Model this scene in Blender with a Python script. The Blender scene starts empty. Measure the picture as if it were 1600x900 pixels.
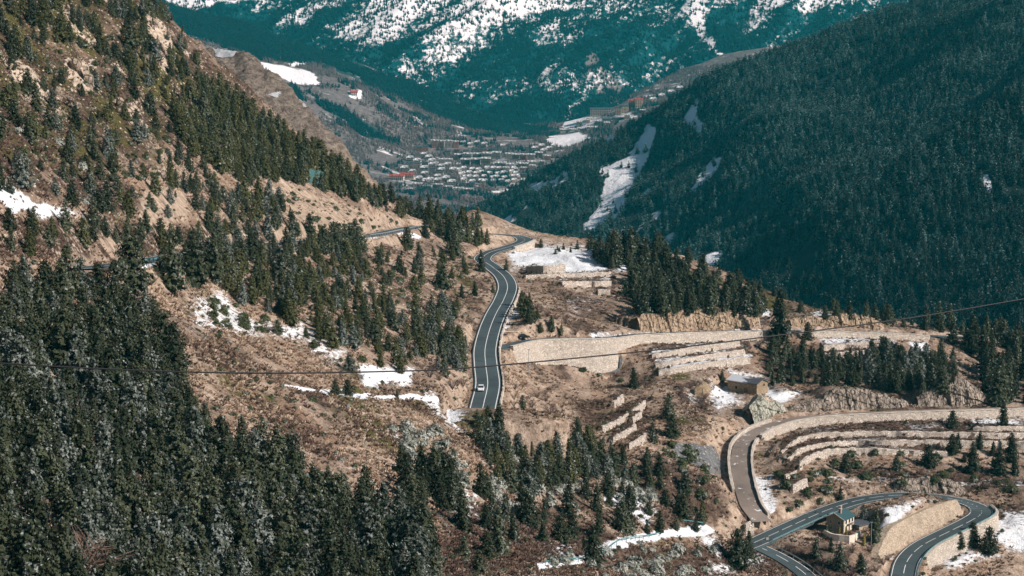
import bpy, bmesh, math, random
import numpy as np
from mathutils import Vector, Matrix

# ------------------------------------------------------------------ scene, camera, light
scene = bpy.context.scene
COL = scene.collection
F = 2986.0                                   # focal length in pixels of the 1600 px wide photograph
PITCH = math.atan(390.0 / F)                 # camera looks 7.4 degrees down into the valley
cam_data = bpy.data.cameras.new('camera')
cam_data.lens = 36.0 * F / 1600.0
cam_data.sensor_width = 36.0
cam_data.clip_start = 1.0
cam_data.clip_end = 40000.0
camera = bpy.data.objects.new('camera', cam_data)
COL.objects.link(camera)
camera.location = (0, 0, 0)
camera.rotation_euler = (math.pi / 2 - PITCH, 0, 0)
scene.camera = camera

SUN_EL = math.radians(33.5)
SUN_AZ = math.radians(115.0)                 # clockwise from +Y: right of the view and slightly behind it
SUN_DIR = Vector((math.sin(SUN_AZ) * math.cos(SUN_EL), math.cos(SUN_AZ) * math.cos(SUN_EL), math.sin(SUN_EL)))
world = bpy.data.worlds.new('World')
scene.world = world
world.use_nodes = True
wn = world.node_tree
for n in list(wn.nodes):
    wn.nodes.remove(n)
w_out = wn.nodes.new('ShaderNodeOutputWorld')
w_bg = wn.nodes.new('ShaderNodeBackground')
w_sky = wn.nodes.new('ShaderNodeTexSky')
w_sky.sky_type = 'NISHITA'
w_sky.sun_disc = False
w_sky.sun_elevation = SUN_EL
w_sky.sun_rotation = SUN_AZ
w_sky.altitude = 1700.0
w_bg.inputs['Strength'].default_value = 0.05
wn.links.new(w_sky.outputs[0], w_bg.inputs['Color'])
wn.links.new(w_bg.outputs[0], w_out.inputs['Surface'])

sun_data = bpy.data.lights.new('sun', 'SUN')
sun_data.energy = 5.0
sun_data.angle = math.radians(0.5)
sun_data.color = (1.0, 0.955, 0.89)
sun = bpy.data.objects.new('sun', sun_data)
COL.objects.link(sun)
sun.location = (0, 0, 400)
sun.rotation_euler = SUN_DIR.to_track_quat('Z', 'Y').to_euler()

vs = scene.view_settings
vs.view_transform = 'Standard'
vs.look = 'None'
vs.exposure = 0.25
vs.gamma = 1.0
vs.use_curve_mapping = False
scene.cycles.volume_bounces = 0
scene.cycles.max_bounces = 4
scene.cycles.diffuse_bounces = 2
scene.cycles.glossy_bounces = 2
scene.cycles.transparent_max_bounces = 8
scene.cycles.use_denoising = True

HAZE_DENSITY = 0.000042
RNG = np.random.default_rng(7)
random.seed(7)
CP, SP = math.cos(PITCH), math.sin(PITCH)

# ------------------------------------------------------------------ numeric helpers
def ray(u, v):
    """x/y and z/y of the view ray through a photograph pixel"""
    cx = (np.asarray(u, float) - 800.0) / F
    cy = (450.0 - np.asarray(v, float)) / F
    yy = CP + cy * SP
    return cx / yy, (-SP + cy * CP) / yy

def at(u, v, d):
    a, b = ray(u, v)
    return np.stack([a * d, np.asarray(d, float) + 0 * a, b * d], -1)

def atz(u, v, z):
    a, b = ray(u, v)
    d = np.asarray(z, float) / b
    return np.stack([a * d, d, b * d], -1)

def project(x, y, z):
    den = y * CP - z * SP
    up = y * SP + z * CP
    return 800.0 + F * x / den, 450.0 - F * up / den

def _hash(ix, iy, seed):
    h = (ix.astype(np.int64) * 374761393 + iy.astype(np.int64) * 668265263 + seed * 974634721) & 0xffffffff
    h = ((h ^ (h >> 13)) * 1274126177) & 0xffffffff
    return ((h ^ (h >> 16)) & 0xffff) / 65535.0

def vnoise(x, y, seed=0):
    ix = np.floor(x); iy = np.floor(y)
    fx = x - ix; fy = y - iy
    fx = fx * fx * fx * (fx * (fx * 6 - 15) + 10); fy = fy * fy * fy * (fy * (fy * 6 - 15) + 10)
    ix = ix.astype(np.int64); iy = iy.astype(np.int64)
    a = _hash(ix, iy, seed); b = _hash(ix + 1, iy, seed)
    c = _hash(ix, iy + 1, seed); d = _hash(ix + 1, iy + 1, seed)
    return (a + (b - a) * fx) * (1 - fy) + (c + (d - c) * fx) * fy

def fbm(x, y, scale, octaves=4, seed=0, gain=0.5):
    """fractal noise about -1..1, scale = size of the largest feature"""
    t = np.zeros(np.broadcast(x, y).shape); amp = 1.0; tot = 0.0; s = 1.0 / scale
    for o in range(octaves):
        t = t + amp * (vnoise(x * s + 17.3 * o, y * s - 9.1 * o, seed + o * 31) * 2 - 1)
        tot += amp; amp *= gain; s *= 2.03
    return t / tot

def ridged(x, y, scale, octaves=4, seed=0):
    t = np.zeros(np.broadcast(x, y).shape); amp = 1.0; tot = 0.0; s = 1.0 / scale
    for o in range(octaves):
        n = 1 - np.abs(vnoise(x * s + 7.7 * o, y * s + 3.3 * o, seed + o * 57) * 2 - 1)
        t = t + amp * n * n; tot += amp; amp *= 0.5; s *= 2.1
    return t / tot

def sstep(a, b, x):
    t = np.clip((x - a) / (b - a), 0, 1)
    return t * t * (3 - 2 * t)

class TPS:
    """thin plate spline through scattered heights"""
    def __init__(self, pts, lam=0.0):
        p = np.asarray(pts, float)
        self.c = p[:, :2].mean(0); self.s = 100.0
        q = (p[:, :2] - self.c) / self.s
        n = len(q)
        r2 = ((q[:, None] - q[None]) ** 2).sum(-1)
        K = 0.5 * r2 * np.log(r2 + 1e-12) + lam * np.eye(n)
        Pm = np.c_[np.ones(n), q]
        A = np.zeros((n + 3, n + 3)); A[:n, :n] = K; A[:n, n:] = Pm; A[n:, :n] = Pm.T
        w = np.linalg.solve(A, np.r_[p[:, 2], np.zeros(3)])
        self.q, self.w, self.a = q, w[:n], w[n:]
    def __call__(self, x, y):
        sh = np.shape(x)
        x = (np.ravel(x) - self.c[0]) / self.s; y = (np.ravel(y) - self.c[1]) / self.s
        out = self.a[0] + self.a[1] * x + self.a[2] * y
        for k in range(len(self.q)):
            r2 = (x - self.q[k, 0]) ** 2 + (y - self.q[k, 1]) ** 2
            out += self.w[k] * 0.5 * r2 * np.log(r2 + 1e-12)
        return out.reshape(sh)

def resample(pts, step):
    """Catmull-Rom through the points, then even spacing"""
    p = np.asarray(pts, float)
    e = np.vstack([2 * p[0] - p[1], p, 2 * p[-1] - p[-2]])
    out = []
    for i in range(1, len(e) - 2):
        t = np.linspace(0, 1, 24, endpoint=False)[:, None]
        a, b, c, d = e[i - 1], e[i], e[i + 1], e[i + 2]
        out.append(0.5 * (2 * b + (c - a) * t + (2 * a - 5 * b + 4 * c - d) * t * t + (-a + 3 * b - 3 * c + d) * t ** 3))
    out = np.vstack(out + [p[-1:]])
    L = np.r_[0, np.cumsum(np.linalg.norm(np.diff(out[:, :2], axis=0), axis=1))]
    n = max(2, int(L[-1] / step) + 1)
    s = np.linspace(0, L[-1], n)
    return np.stack([np.interp(s, L, out[:, k]) for k in range(out.shape[1])], -1)

def polydist(x, y, pl):
    """distance to a polyline, parameter (index along it) and side (+ left of its direction)"""
    best = np.full(x.shape, 1e9); par = np.zeros(x.shape); side = np.zeros(x.shape)
    for i in range(len(pl) - 1):
        ax, ay = pl[i, 0], pl[i, 1]; dx, dy = pl[i + 1, 0] - ax, pl[i + 1, 1] - ay
        L2 = dx * dx + dy * dy + 1e-9
        t = np.clip(((x - ax) * dx + (y - ay) * dy) / L2, 0, 1)
        ex, ey = x - ax - t * dx, y - ay - t * dy
        d = np.hypot(ex, ey)
        m = d < best
        best = np.where(m, d, best); par = np.where(m, i + t, par)
        side = np.where(m, np.sign(dx * ey - dy * ex), side)
    return best, par, side

def in_poly(u, v, poly):
    inside = np.zeros(u.shape, bool)
    n = len(poly)
    for i in range(n):
        x1, y1 = poly[i]; x2, y2 = poly[(i + 1) % n]
        if y1 == y2:
            continue
        c = ((y1 > v) != (y2 > v)) & (u < (x2 - x1) * (v - y1) / (y2 - y1) + x1)
        inside ^= c
    return inside

def soft_poly(u, v, poly, soft):
    """1 inside, 0 beyond 'soft' outside, 0.5 on the outline"""
    P = np.array(poly, float)
    out = np.zeros(u.shape)
    m = (u > P[:, 0].min() - soft) & (u < P[:, 0].max() + soft) & (v > P[:, 1].min() - soft) & (v < P[:, 1].max() + soft)
    if not m.any():
        return out
    uu, vv = u[m], v[m]
    d, _, _ = polydist(uu, vv, np.vstack([P, P[:1]]))
    sd = np.where(in_poly(uu, vv, poly), d, -d)
    out[m] = np.clip(0.5 + 0.5 * sd / soft, 0, 1)
    return out

# ------------------------------------------------------------------ object helpers
def tag(o, label=None, cat=None, group=None, kind=None):
    if label: o['label'] = label
    if cat: o['category'] = cat
    if group: o['group'] = group
    if kind: o['kind'] = kind
    return o

def mesh_np(name, verts, faces, smooth=False, attrs=None):
    """mesh from numpy arrays, faces (n,3) or (n,4)"""
    me = bpy.data.meshes.new(name)
    verts = np.asarray(verts, np.float32); faces = np.asarray(faces, np.int32)
    k = faces.shape[1]
    me.vertices.add(len(verts)); me.vertices.foreach_set('co', verts.ravel())
    me.loops.add(faces.size); me.loops.foreach_set('vertex_index', faces.ravel())
    me.polygons.add(len(faces))
    me.polygons.foreach_set('loop_start', np.arange(0, faces.size, k, dtype=np.int32))
    me.polygons.foreach_set('use_smooth', np.full(len(faces), smooth, bool))
    for key, val in (attrs or {}).items():
        a = me.attributes.new(key, 'FLOAT', 'POINT')
        a.data.foreach_set('value', np.asarray(val, np.float32).ravel())
    me.update(calc_edges=True)
    return me

def link(name, me, mat=None, parent=None, loc=None, rz=0.0, sc=None):
    o = bpy.data.objects.new(name, me)
    COL.objects.link(o)
    if mat is not None and me is not None and not me.materials:
        me.materials.append(mat)
    if parent is not None: o.parent = parent
    if loc is not None: o.location = [float(c) for c in loc]
    if rz: o.rotation_euler = (0, 0, rz)
    if sc is not None: o.scale = (sc, sc, sc) if np.isscalar(sc) else sc
    return o

def empty(name, loc, rz=0.0, sc=1.0):
    o = bpy.data.objects.new(name, None)
    COL.objects.link(o)
    o.location = [float(c) for c in loc]; o.rotation_euler = (0, 0, rz)
    o.scale = (sc, sc, sc) if np.isscalar(sc) else sc
    o.empty_display_size = 0.5
    return o

class MB:
    """collects shapes into one mesh"""
    def __init__(self): self.v = []; self.f = []
    def add(self, verts, faces):
        n = len(self.v); self.v += [tuple(map(float, p)) for p in verts]; self.f += [tuple(i + n for i in f) for f in faces]; return self
    def box(self, c, s, rz=0.0, taper=1.0):
        hx, hy, hz = s[0] / 2, s[1] / 2, s[2] / 2; co, si = math.cos(rz), math.sin(rz); vs_ = []
        for z, k in ((-hz, 1.0), (hz, taper)):
            for x, y in ((-hx, -hy), (hx, -hy), (hx, hy), (-hx, hy)):
                x2, y2 = x * k, y * k
                vs_.append((c[0] + co * x2 - si * y2, c[1] + si * x2 + co * y2, c[2] + z))
        return self.add(vs_, [(3, 2, 1, 0), (4, 5, 6, 7), (0, 1, 5, 4), (1, 2, 6, 5), (2, 3, 7, 6), (3, 0, 4, 7)])
    def tube(self, pts, radii, n=6):
        pts = [Vector(p) for p in pts]; rings = []
        for i, p in enumerate(pts):
            t = (pts[min(i + 1, len(pts) - 1)] - pts[max(i - 1, 0)]).normalized()
            a = t.cross(Vector((0, 0, 1)) if abs(t.z) < 0.95 else Vector((1, 0, 0))).normalized(); b = t.cross(a)
            r = radii[i] if not np.isscalar(radii) else radii
            rings.append([p + (a * math.cos(2 * math.pi * k / n) + b * math.sin(2 * math.pi * k / n)) * r for k in range(n)])
        vs_ = [q for r in rings for q in r]; fs = []
        for i in range(len(pts) - 1):
            for k in range(n):
                fs.append((i * n + k, i * n + (k + 1) % n, (i + 1) * n + (k + 1) % n, (i + 1) * n + k))
        fs.append(tuple(range(n - 1, -1, -1))); fs.append(tuple((len(pts) - 1) * n + k for k in range(n)))
        return self.add(vs_, fs)
    def mesh(self, name, smooth=False):
        me = bpy.data.meshes.new(name); me.from_pydata(self.v, [], self.f)
        if smooth:
            for p in me.polygons: p.use_smooth = True
        me.update(); return me
    def build(self, name, mat, parent=None, smooth=False):
        return link(name, self.mesh(name, smooth), mat, parent)
# ------------------------------------------------------------------ materials
class NT:
    """small node-tree writer"""
    def __init__(self, name, rough=0.95, spec=0.15):
        self.m = bpy.data.materials.new(name); self.m.use_nodes = True
        self.t = self.m.node_tree
        self.bsdf = self.t.nodes['Principled BSDF']; self.out = self.t.nodes['Material Output']
        self.bsdf.inputs['Roughness'].default_value = rough
        self.bsdf.inputs['Specular IOR Level'].default_value = spec
    def n(self, typ, **kw):
        nd = self.t.nodes.new(typ)
        for k, v in kw.items():
            if k.startswith('i_'):
                nd.inputs[k[2:].replace('_', ' ')].default_value = v
            else:
                setattr(nd, k, v)
        return nd
    def l(self, a, b): self.t.links.new(a, b)
    def put(self, sock, v):
        if isinstance(v, bpy.types.NodeSocket): self.l(v, sock)
        elif isinstance(v, tuple) and len(v) == 3: sock.default_value = (*v, 1.0)
        else: sock.default_value = v
    def coords(self, kind='Object', scale=(1, 1, 1), rot=(0, 0, 0)):
        tc = self.n('ShaderNodeTexCoord'); mp = self.n('ShaderNodeMapping')
        mp.inputs['Scale'].default_value = scale; mp.inputs['Rotation'].default_value = rot
        self.l(tc.outputs[kind], mp.inputs['Vector']); return mp.outputs[0]
    def noise(self, vec, scale, detail=4.0, rough=0.6, dist=0.0):
        nd = self.n('ShaderNodeTexNoise'); nd.inputs['Scale'].default_value = scale; nd.inputs['Detail'].default_value = detail
        nd.inputs['Roughness'].default_value = rough; nd.inputs['Distortion'].default_value = dist
        if vec is not None: self.l(vec, nd.inputs['Vector'])
        return nd.outputs['Fac']
    def voronoi(self, vec, scale, feature='F1', out='Distance', rnd=1.0):
        nd = self.n('ShaderNodeTexVoronoi', feature=feature); nd.inputs['Scale'].default_value = scale
        nd.inputs['Randomness'].default_value = rnd
        if vec is not None: self.l(vec, nd.inputs['Vector'])
        return nd.outputs[out]
    def ramp(self, fac, stops, interp='LINEAR'):
        nd = self.n('ShaderNodeValToRGB'); cr = nd.color_ramp; cr.interpolation = interp
        while len(cr.elements) < len(stops): cr.elements.new(0.5)
        for e, (p, c) in zip(cr.elements, stops):
            e.position = p; e.color = (*c, 1.0) if not np.isscalar(c) else (c, c, c, 1.0)
        self.put(nd.inputs['Fac'], fac); return nd.outputs['Color']
    def mix(self, fac, a, b, mode='MIX'):
        nd = self.n('ShaderNodeMix', data_type='RGBA', blend_type=mode)
        self.put(nd.inputs[0], fac); self.put(nd.inputs[6], a); self.put(nd.inputs[7], b)
        return nd.outputs[2]
    def math(self, op, a, b=0.0, c=None, clamp=False):
        nd = self.n('ShaderNodeMath', operation=op, use_clamp=clamp)
        self.put(nd.inputs[0], a); self.put(nd.inputs[1], b)
        if c is not None: self.put(nd.inputs[2], c)
        return nd.outputs[0]
    def maprange(self, v, a, b, c=0.0, d=1.0, smooth=True):
        nd = self.n('ShaderNodeMapRange', interpolation_type='SMOOTHSTEP' if smooth else 'LINEAR')
        self.put(nd.inputs[0], v)
        for k, x in zip((1, 2, 3, 4), (a, b, c, d)): self.put(nd.inputs[k], x)
        return nd.outputs[0]
    def attr(self, name):
        nd = self.n('ShaderNodeAttribute', attribute_name=name); return nd.outputs['Fac']
    def obj_random(self): return self.n('ShaderNodeObjectInfo').outputs['Random']
    def bump(self, h, strength=0.5, dist=0.3):
        nd = self.n('ShaderNodeBump'); nd.inputs['Strength'].default_value = strength; nd.inputs['Distance'].default_value = dist
        self.put(nd.inputs['Height'], h); self.l(nd.outputs[0], self.bsdf.inputs['Normal']); return nd
    def color(self, c): self.put(self.bsdf.inputs['Base Color'], c); return self.m

SNOW = (0.76, 0.79, 0.82)

def mat_near_ground():
    T = NT('hillside_ground', 0.95, 0.1)
    g = T.coords('Object')
    rot = T.coords('Object', (0.8, 1.35, 1.0), (0, 0, 0.15))        # faint streaks run down the slope
    n_big = T.noise(g, 0.05, 3.0, 0.6)
    n_mid = T.noise(rot, 0.22, 5.0, 0.72)
    n_fine = T.noise(rot, 1.6, 3.0, 0.75)
    n_speck = T.noise(g, 0.7, 4.0, 0.75)
    grass = T.ramp(n_mid, [(0.30, (0.095, 0.066, 0.050)), (0.43, (0.25, 0.183, 0.137)), (0.56, (0.44, 0.34, 0.265)), (0.72, (0.62, 0.52, 0.43))])
    rusty = T.ramp(n_fine, [(0.3, (0.13, 0.070, 0.042)), (0.7, (0.33, 0.21, 0.135))])
    grass = T.mix(T.maprange(n_big, 0.45, 0.65, 0.0, 0.55), grass, rusty)
    tuft = T.ramp(n_fine, [(0.30, 0.55), (0.52, 1.0), (0.75, 1.25)])
    grass = T.mix(1.0, grass, tuft, 'MULTIPLY')
    # dark heather and dead scrub
    scrub = T.ramp(n_speck, [(0.33, (0.030, 0.019, 0.015)), (0.5, (0.085, 0.056, 0.042)), (0.64, (0.17, 0.12, 0.092)), (0.78, (0.40, 0.33, 0.28))])
    m_scrub = T.maprange(T.math('ADD', T.attr('scrub'), T.math('MULTIPLY', T.math('SUBTRACT', n_mid, 0.5), 0.9)), 0.35, 0.62)
    col = T.mix(m_scrub, grass, scrub)
    # green moss and juniper mats
    green = T.ramp(n_fine, [(0.3, (0.025, 0.026, 0.010)), (0.55, (0.095, 0.085, 0.028)), (0.75, (0.20, 0.17, 0.07))])
    m_green = T.maprange(T.math('ADD', T.attr('green'), T.math('MULTIPLY', T.math('SUBTRACT', n_speck, 0.5), 1.3)), 0.42, 0.66)
    col = T.mix(m_green, col, green)
    # bare earth and rock
    vr = T.voronoi(g, 0.55, 'F1', 'Distance')
    rock = T.ramp(T.math('ADD', T.math('MULTIPLY', vr, 0.5), T.math('MULTIPLY', n_speck, 0.7)), [(0.25, (0.16, 0.12, 0.09)), (0.5, (0.40, 0.31, 0.23)), (0.75, (0.60, 0.50, 0.40))])
    m_rock = T.maprange(T.math('ADD', T.attr('rock'), T.math('MULTIPLY', T.math('SUBTRACT', n_speck, 0.5), 1.0)), 0.40, 0.60)
    col = T.mix(m_rock, col, rock)
    earth = T.ramp(n_speck, [(0.3, (0.30, 0.215, 0.155)), (0.55, (0.46, 0.355, 0.27)), (0.75, (0.60, 0.49, 0.39))])
    earth = T.mix(1.0, earth, T.ramp(n_mid, [(0.30, 0.42), (0.46, 0.85), (0.62, 1.08)]), 'MULTIPLY')
    m_earth = T.maprange(T.math('ADD', T.attr('earth'), T.math('MULTIPLY', T.math('SUBTRACT', n_mid, 0.5), 1.2)), 0.40, 0.62)
    col = T.mix(m_earth, col, earth)
    scree = T.ramp(n_speck, [(0.3, (0.085, 0.09, 0.095)), (0.6, (0.19, 0.195, 0.20)), (0.8, (0.34, 0.34, 0.34))])
    m_scree = T.maprange(T.math('ADD', T.attr('scree'), T.math('MULTIPLY', T.math('SUBTRACT', n_mid, 0.5), 0.6)), 0.42, 0.58)
    col = T.mix(m_scree, col, scree)
    # loose pale stones
    vn = T.n('ShaderNodeTexVoronoi'); vn.inputs['Scale'].default_value = 0.95; T.l(g, vn.inputs['Vector'])
    sep = T.n('ShaderNodeSeparateColor'); T.l(vn.outputs['Color'], sep.inputs[0])
    m_peb = T.math('MULTIPLY', T.maprange(vn.outputs['Distance'], 0.42, 0.26), T.maprange(sep.outputs[0], 0.70, 0.74))
    col = T.mix(T.math('MULTIPLY', m_peb, T.maprange(T.attr('stony'), 0.1, 0.6)), col, (0.52, 0.44, 0.36))
    # snow lying in patches, blown thin between the tufts
    sn = T.math('ADD', T.attr('snow'), T.math('MULTIPLY', T.math('SUBTRACT', T.noise(rot, 0.75, 6.0, 0.78), 0.5), 2.1))
    m_snow = T.maprange(sn, 0.44, 0.80)
    col = T.mix(m_snow, col, SNOW)
    T.color(col)
    hgt = T.math('ADD', T.math('MULTIPLY', n_fine, 0.5), T.math('MULTIPLY', n_speck, 0.9))
    T.bump(hgt, 0.9, 0.8)
    return T.m

def mat_stone(name, c_lo, c_hi, scale=1.2, joint=(0.13, 0.105, 0.08), stretch=(1, 1, 1.5), snow=0.0):
    T = NT(name, 0.92, 0.15)
    g = T.coords('Object', stretch)
    cell = T.voronoi(g, scale, 'F1', 'Color'); edge = T.voronoi(g, scale, 'DISTANCE_TO_EDGE', 'Distance')
    sep = T.n('ShaderNodeSeparateColor'); T.l(cell, sep.inputs[0])
    n = T.noise(g, 0.25, 5.0, 0.65)
    fac = T.math('ADD', T.math('MULTIPLY', sep.outputs[0], 0.55), T.math('MULTIPLY', n, 0.5))
    col = T.ramp(fac, [(0.15, c_lo), (0.85, c_hi)])
    col = T.mix(T.maprange(edge, 0.0, 0.09, 0.75, 0.0), col, joint)
    if snow:
        col = T.mix(T.maprange(T.noise(g, 0.8, 6.0, 0.7), 0.62 - snow * 0.2, 0.72 - snow * 0.2), col, SNOW)
    T.color(col)
    T.bump(T.math('ADD', T.maprange(edge, 0.0, 0.16), T.math('MULTIPLY', sep.outputs[1], 0.6)), 0.8, 0.18)
    return T.m

def mat_rock(name, stops, vert=True, scale=0.5, bump=0.9):
    T = NT(name, 0.93, 0.15)
    g = T.coords('Object', (1, 1, 0.35) if vert else (1, 1, 1.6), (0.15, 0.1, 0))
    n1 = T.noise(g, scale, 8.0, 0.7, 0.6); n2 = T.noise(g, scale * 3.4, 6.0, 0.7)
    f = T.math('ADD', T.math('MULTIPLY', n1, 0.65), T.math('MULTIPLY', n2, 0.35))
    col = T.ramp(f, stops)
    crack = T.voronoi(T.coords('Object', (1.0, 1.0, 0.5) if vert else (1, 1, 1.5), (0.35, 0.2, 0.3)), scale * 1.5, 'DISTANCE_TO_EDGE', 'Distance')
    m_cr = T.maprange(T.math('ADD', crack, T.math('MULTIPLY', n2, 0.12)), 0.05, 0.15, 0.8, 0.0)
    col = T.mix(m_cr, col, tuple(x * 0.6 for x in stops[0][1]))
    T.color(col); T.bump(T.math('SUBTRACT', f, T.math('MULTIPLY', m_cr, 0.35)), bump, 1.6)
    return T.m

def mat_plain(name, c, rough=0.7, spec=0.3, var=0.12, scale=1.5, metal=0.0):
    T = NT(name, rough, spec)
    T.bsdf.inputs['Metallic'].default_value = metal
    n = T.noise(T.coords('Object'), scale, 5.0, 0.65)
    lo = tuple(x * (1 - var) for x in c); hi = tuple(min(1, x * (1 + var)) for x in c)
    T.color(T.ramp(n, [(0.3, lo), (0.7, hi)]))
    return T.m

def mat_asphalt(name, c=(0.050, 0.070, 0.076), snow=0.0):
    T = NT(name, 0.75, 0.35)
    g = T.coords('Object')
    n1 = T.noise(g, 0.08, 5.0, 0.6); n2 = T.noise(g, 6.0, 3.0, 0.7)
    lo = tuple(x * 0.72 for x in c); hi = tuple(x * 1.45 for x in c)
    col = T.ramp(T.math('ADD', T.math('MULTIPLY', n1, 0.75), T.math('MULTIPLY', n2, 0.25)), [(0.32, lo), (0.66, hi)])
    # patched repairs and worn wheel tracks
    col = T.mix(T.maprange(T.noise(g, 0.16, 2.0, 0.5), 0.64, 0.67, 0.0, 0.45), col, tuple(x * 0.5 for x in c))
    if snow:
        col = T.mix(T.maprange(T.noise(g, 0.35, 6.0, 0.7), 0.66 - snow * 0.2, 0.74 - snow * 0.2), col, SNOW)
    T.color(col); T.bump(n2, 0.25, 0.02)
    return T.m

def mat_foliage(name, c1, c2, frost=0.35, frost_col=(0.52, 0.56, 0.55)):
    T = NT(name, 0.8, 0.12)
    g = T.coords('Object')
    rnd = T.obj_random()
    n = T.noise(g, 1.1, 3.0, 0.6)
    col = T.mix(T.math('ADD', T.math('MULTIPLY', n, 0.6), T.math('MULTIPLY', rnd, 0.5), clamp=True), c1, c2)
    geo = T.n('ShaderNodeNewGeometry')
    fr = T.noise(g, 0.9, 2.0, 0.6)
    thr = T.maprange(rnd, 0.0, 1.0, 0.72 - 0.25 * frost, 0.60 - 0.25 * frost, smooth=False)
    m = T.maprange(T.math('SUBTRACT', T.math('ADD', fr, T.math('MULTIPLY', T.attr('tip'), 0.10)), thr), 0.0, 0.22, 0.0, 0.8)
    col = T.mix(m, col, frost_col)
    T.color(col)
    tr = T.n('ShaderNodeBsdfTranslucent'); T.put(tr.inputs['Color'], col)
    ms = T.n('ShaderNodeMixShader'); ms.inputs[0].default_value = 0.14
    T.l(T.bsdf.outputs[0], ms.inputs[1]); T.l(tr.outputs[0], ms.inputs[2]); T.l(ms.outputs[0], T.out.inputs['Surface'])
    return T.m

M = {}
M['ground'] = mat_near_ground()
M['wall'] = mat_stone('pale_stone_masonry', (0.44, 0.38, 0.32), (0.72, 0.645, 0.56), 1.5, (0.32, 0.27, 0.22))
M['terrace'] = mat_stone('dry_stone', (0.42, 0.355, 0.295), (0.76, 0.68, 0.60), 1.6, (0.17, 0.135, 0.11))
M['barn_stone'] = mat_stone('barn_rubble', (0.26, 0.19, 0.12), (0.50, 0.385, 0.26), 1.8)
M['coping'] = mat_plain('concrete_coping', (0.48, 0.43, 0.37), 0.85, 0.2)
M['asphalt'] = mat_asphalt('road_asphalt')
M['old_asphalt'] = mat_asphalt('dusty_old_asphalt', (0.19, 0.155, 0.13), 0.35)
M['paint'] = mat_plain('road_paint', (0.74, 0.75, 0.74), 0.7, 0.2, 0.18, 0.8)
M['rock_tan'] = mat_rock('ochre_rock', [(0.32, (0.09, 0.058, 0.040)), (0.43, (0.30, 0.215, 0.145)), (0.56, (0.50, 0.385, 0.275)), (0.72, (0.64, 0.53, 0.42))])
M['rock_grey'] = mat_rock('slate_rock', [(0.32, (0.06, 0.05, 0.042)), (0.44, (0.21, 0.175, 0.145)), (0.56, (0.42, 0.355, 0.295)), (0.72, (0.58, 0.51, 0.44))])
M['rock_pale'] = mat_rock('pale_green_schist', [(0.25, (0.25, 0.24, 0.19)), (0.5, (0.43, 0.43, 0.36)), (0.75, (0.55, 0.55, 0.48))])
M['rock_slope'] = mat_rock('hillside_rock', [(0.30, (0.08, 0.06, 0.05)), (0.44, (0.30, 0.235, 0.18)), (0.57, (0.48, 0.395, 0.315)), (0.75, (0.60, 0.52, 0.44))], vert=False, scale=0.9)
M['metal'] = mat_plain('galvanised_steel', (0.42, 0.47, 0.48), 0.45, 0.5, 0.1, 2.0, 0.6)
M['teal_metal'] = mat_plain('teal_painted_rail', (0.10, 0.25, 0.255), 0.5, 0.4)
M['dark_metal'] = mat_plain('dark_cable_sheath', (0.010, 0.010, 0.011), 0.6, 0.3)
M['wood'] = mat_plain('weathered_wood', (0.17, 0.12, 0.085), 0.85, 0.2)
M['bark'] = mat_plain('pine_bark', (0.11, 0.075, 0.055), 0.95, 0.1, 0.35, 4.0)
M['twig'] = mat_plain('bare_twigs', (0.20, 0.14, 0.11), 0.9, 0.1, 0.3, 2.0)
M['purple_twig'] = mat_plain('bare_purple_twigs', (0.13, 0.095, 0.09), 0.9, 0.1, 0.3, 2.0)
# ------------------------------------------------------------------ near hillside: one height field z(x, y)
PX = [-330, -260, -200, -142, -110, -85, -47, -8, 15, 50, 105, 170]
PZ = [150, 100, 56, 0, -33, -57, -80, -98, -110, -125, -147, -165]
def prof(x): return np.interp(x, PX, PZ)

def P3(lst): return np.array([atz(u, v, z) for u, v, z in lst])
# centre lines as (pixel, height): heights follow the gentle grades of the roads
ROAD_MAIN = P3([(745, 676, -102.0), (750, 655, -101.5), (756, 630, -100.8), (762, 600, -100.0), (759, 570, -99.2), (758, 545, -98.6),
                (765, 515, -97.3), (775, 490, -96.2), (787, 468, -95.0), (793, 448, -94.2), (786, 431, -93.5), (768, 416, -92.6),
                (754, 405, -91.7), (764, 395, -90.9), (790, 387, -90.2), (812, 380, -89.4), (820, 374, -88.4), (806, 368.5, -87.4), (780, 366, -86.4),
                (735, 362, -84.0), (690, 356, -81.8), (650, 354, -80.0), (580, 367, -75.0), (510, 373, -69.5), (440, 379, -64.5), (330, 390, -58.5), (225, 407, -53.0), (130, 420, -48.5)])
ROAD_MID = P3([(752, 549, -98.9), (790, 541, -99.9), (830, 532.5, -100.7), (880, 530, -101.3), (930, 530, -102.2), (955, 528, -102.8), (1000, 523, -103.8), (1100, 519, -106.2), (1200, 517, -108.5),
               (1300, 518, -110.8), (1400, 521, -113.0), (1460, 525, -114.8), (1530, 528, -116.5)])
ROAD_GRAVEL = P3([(1190, 815, -136.6), (1182, 804, -135.5), (1171, 788, -133.9), (1160, 750, -130.6), (1157, 712, -127.4), (1166, 688, -125.4), (1195, 669, -124.0),
                  (1240, 656, -123.3), (1300, 649, -123.0), (1400, 644, -123.3), (1500, 641, -123.8), (1600, 638, -124.4), (1680, 637, -125.0)])
ROAD_LOW = P3([(1130, 868, -142.5), (1185, 845, -140.6), (1235, 822, -138.8), (1290, 798, -137.0), (1340, 782, -135.6), (1390, 774.5, -134.8), (1440, 774, -135.2),
               (1490, 780, -136.2), (1524, 790, -137.4), (1534, 801, -138.4), (1518, 813, -139.4), (1480, 832, -141.2), (1440, 853, -143.2), (1418, 876, -145.4), (1410, 905, -148.0), (1400, 950, -151.0)])
ROAD_BRANCH = P3([(1178, 851, -141.2), (1215, 868, -142.8), (1250, 890, -144.8), (1275, 915, -147.0), (1290, 950, -149.5)])
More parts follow.
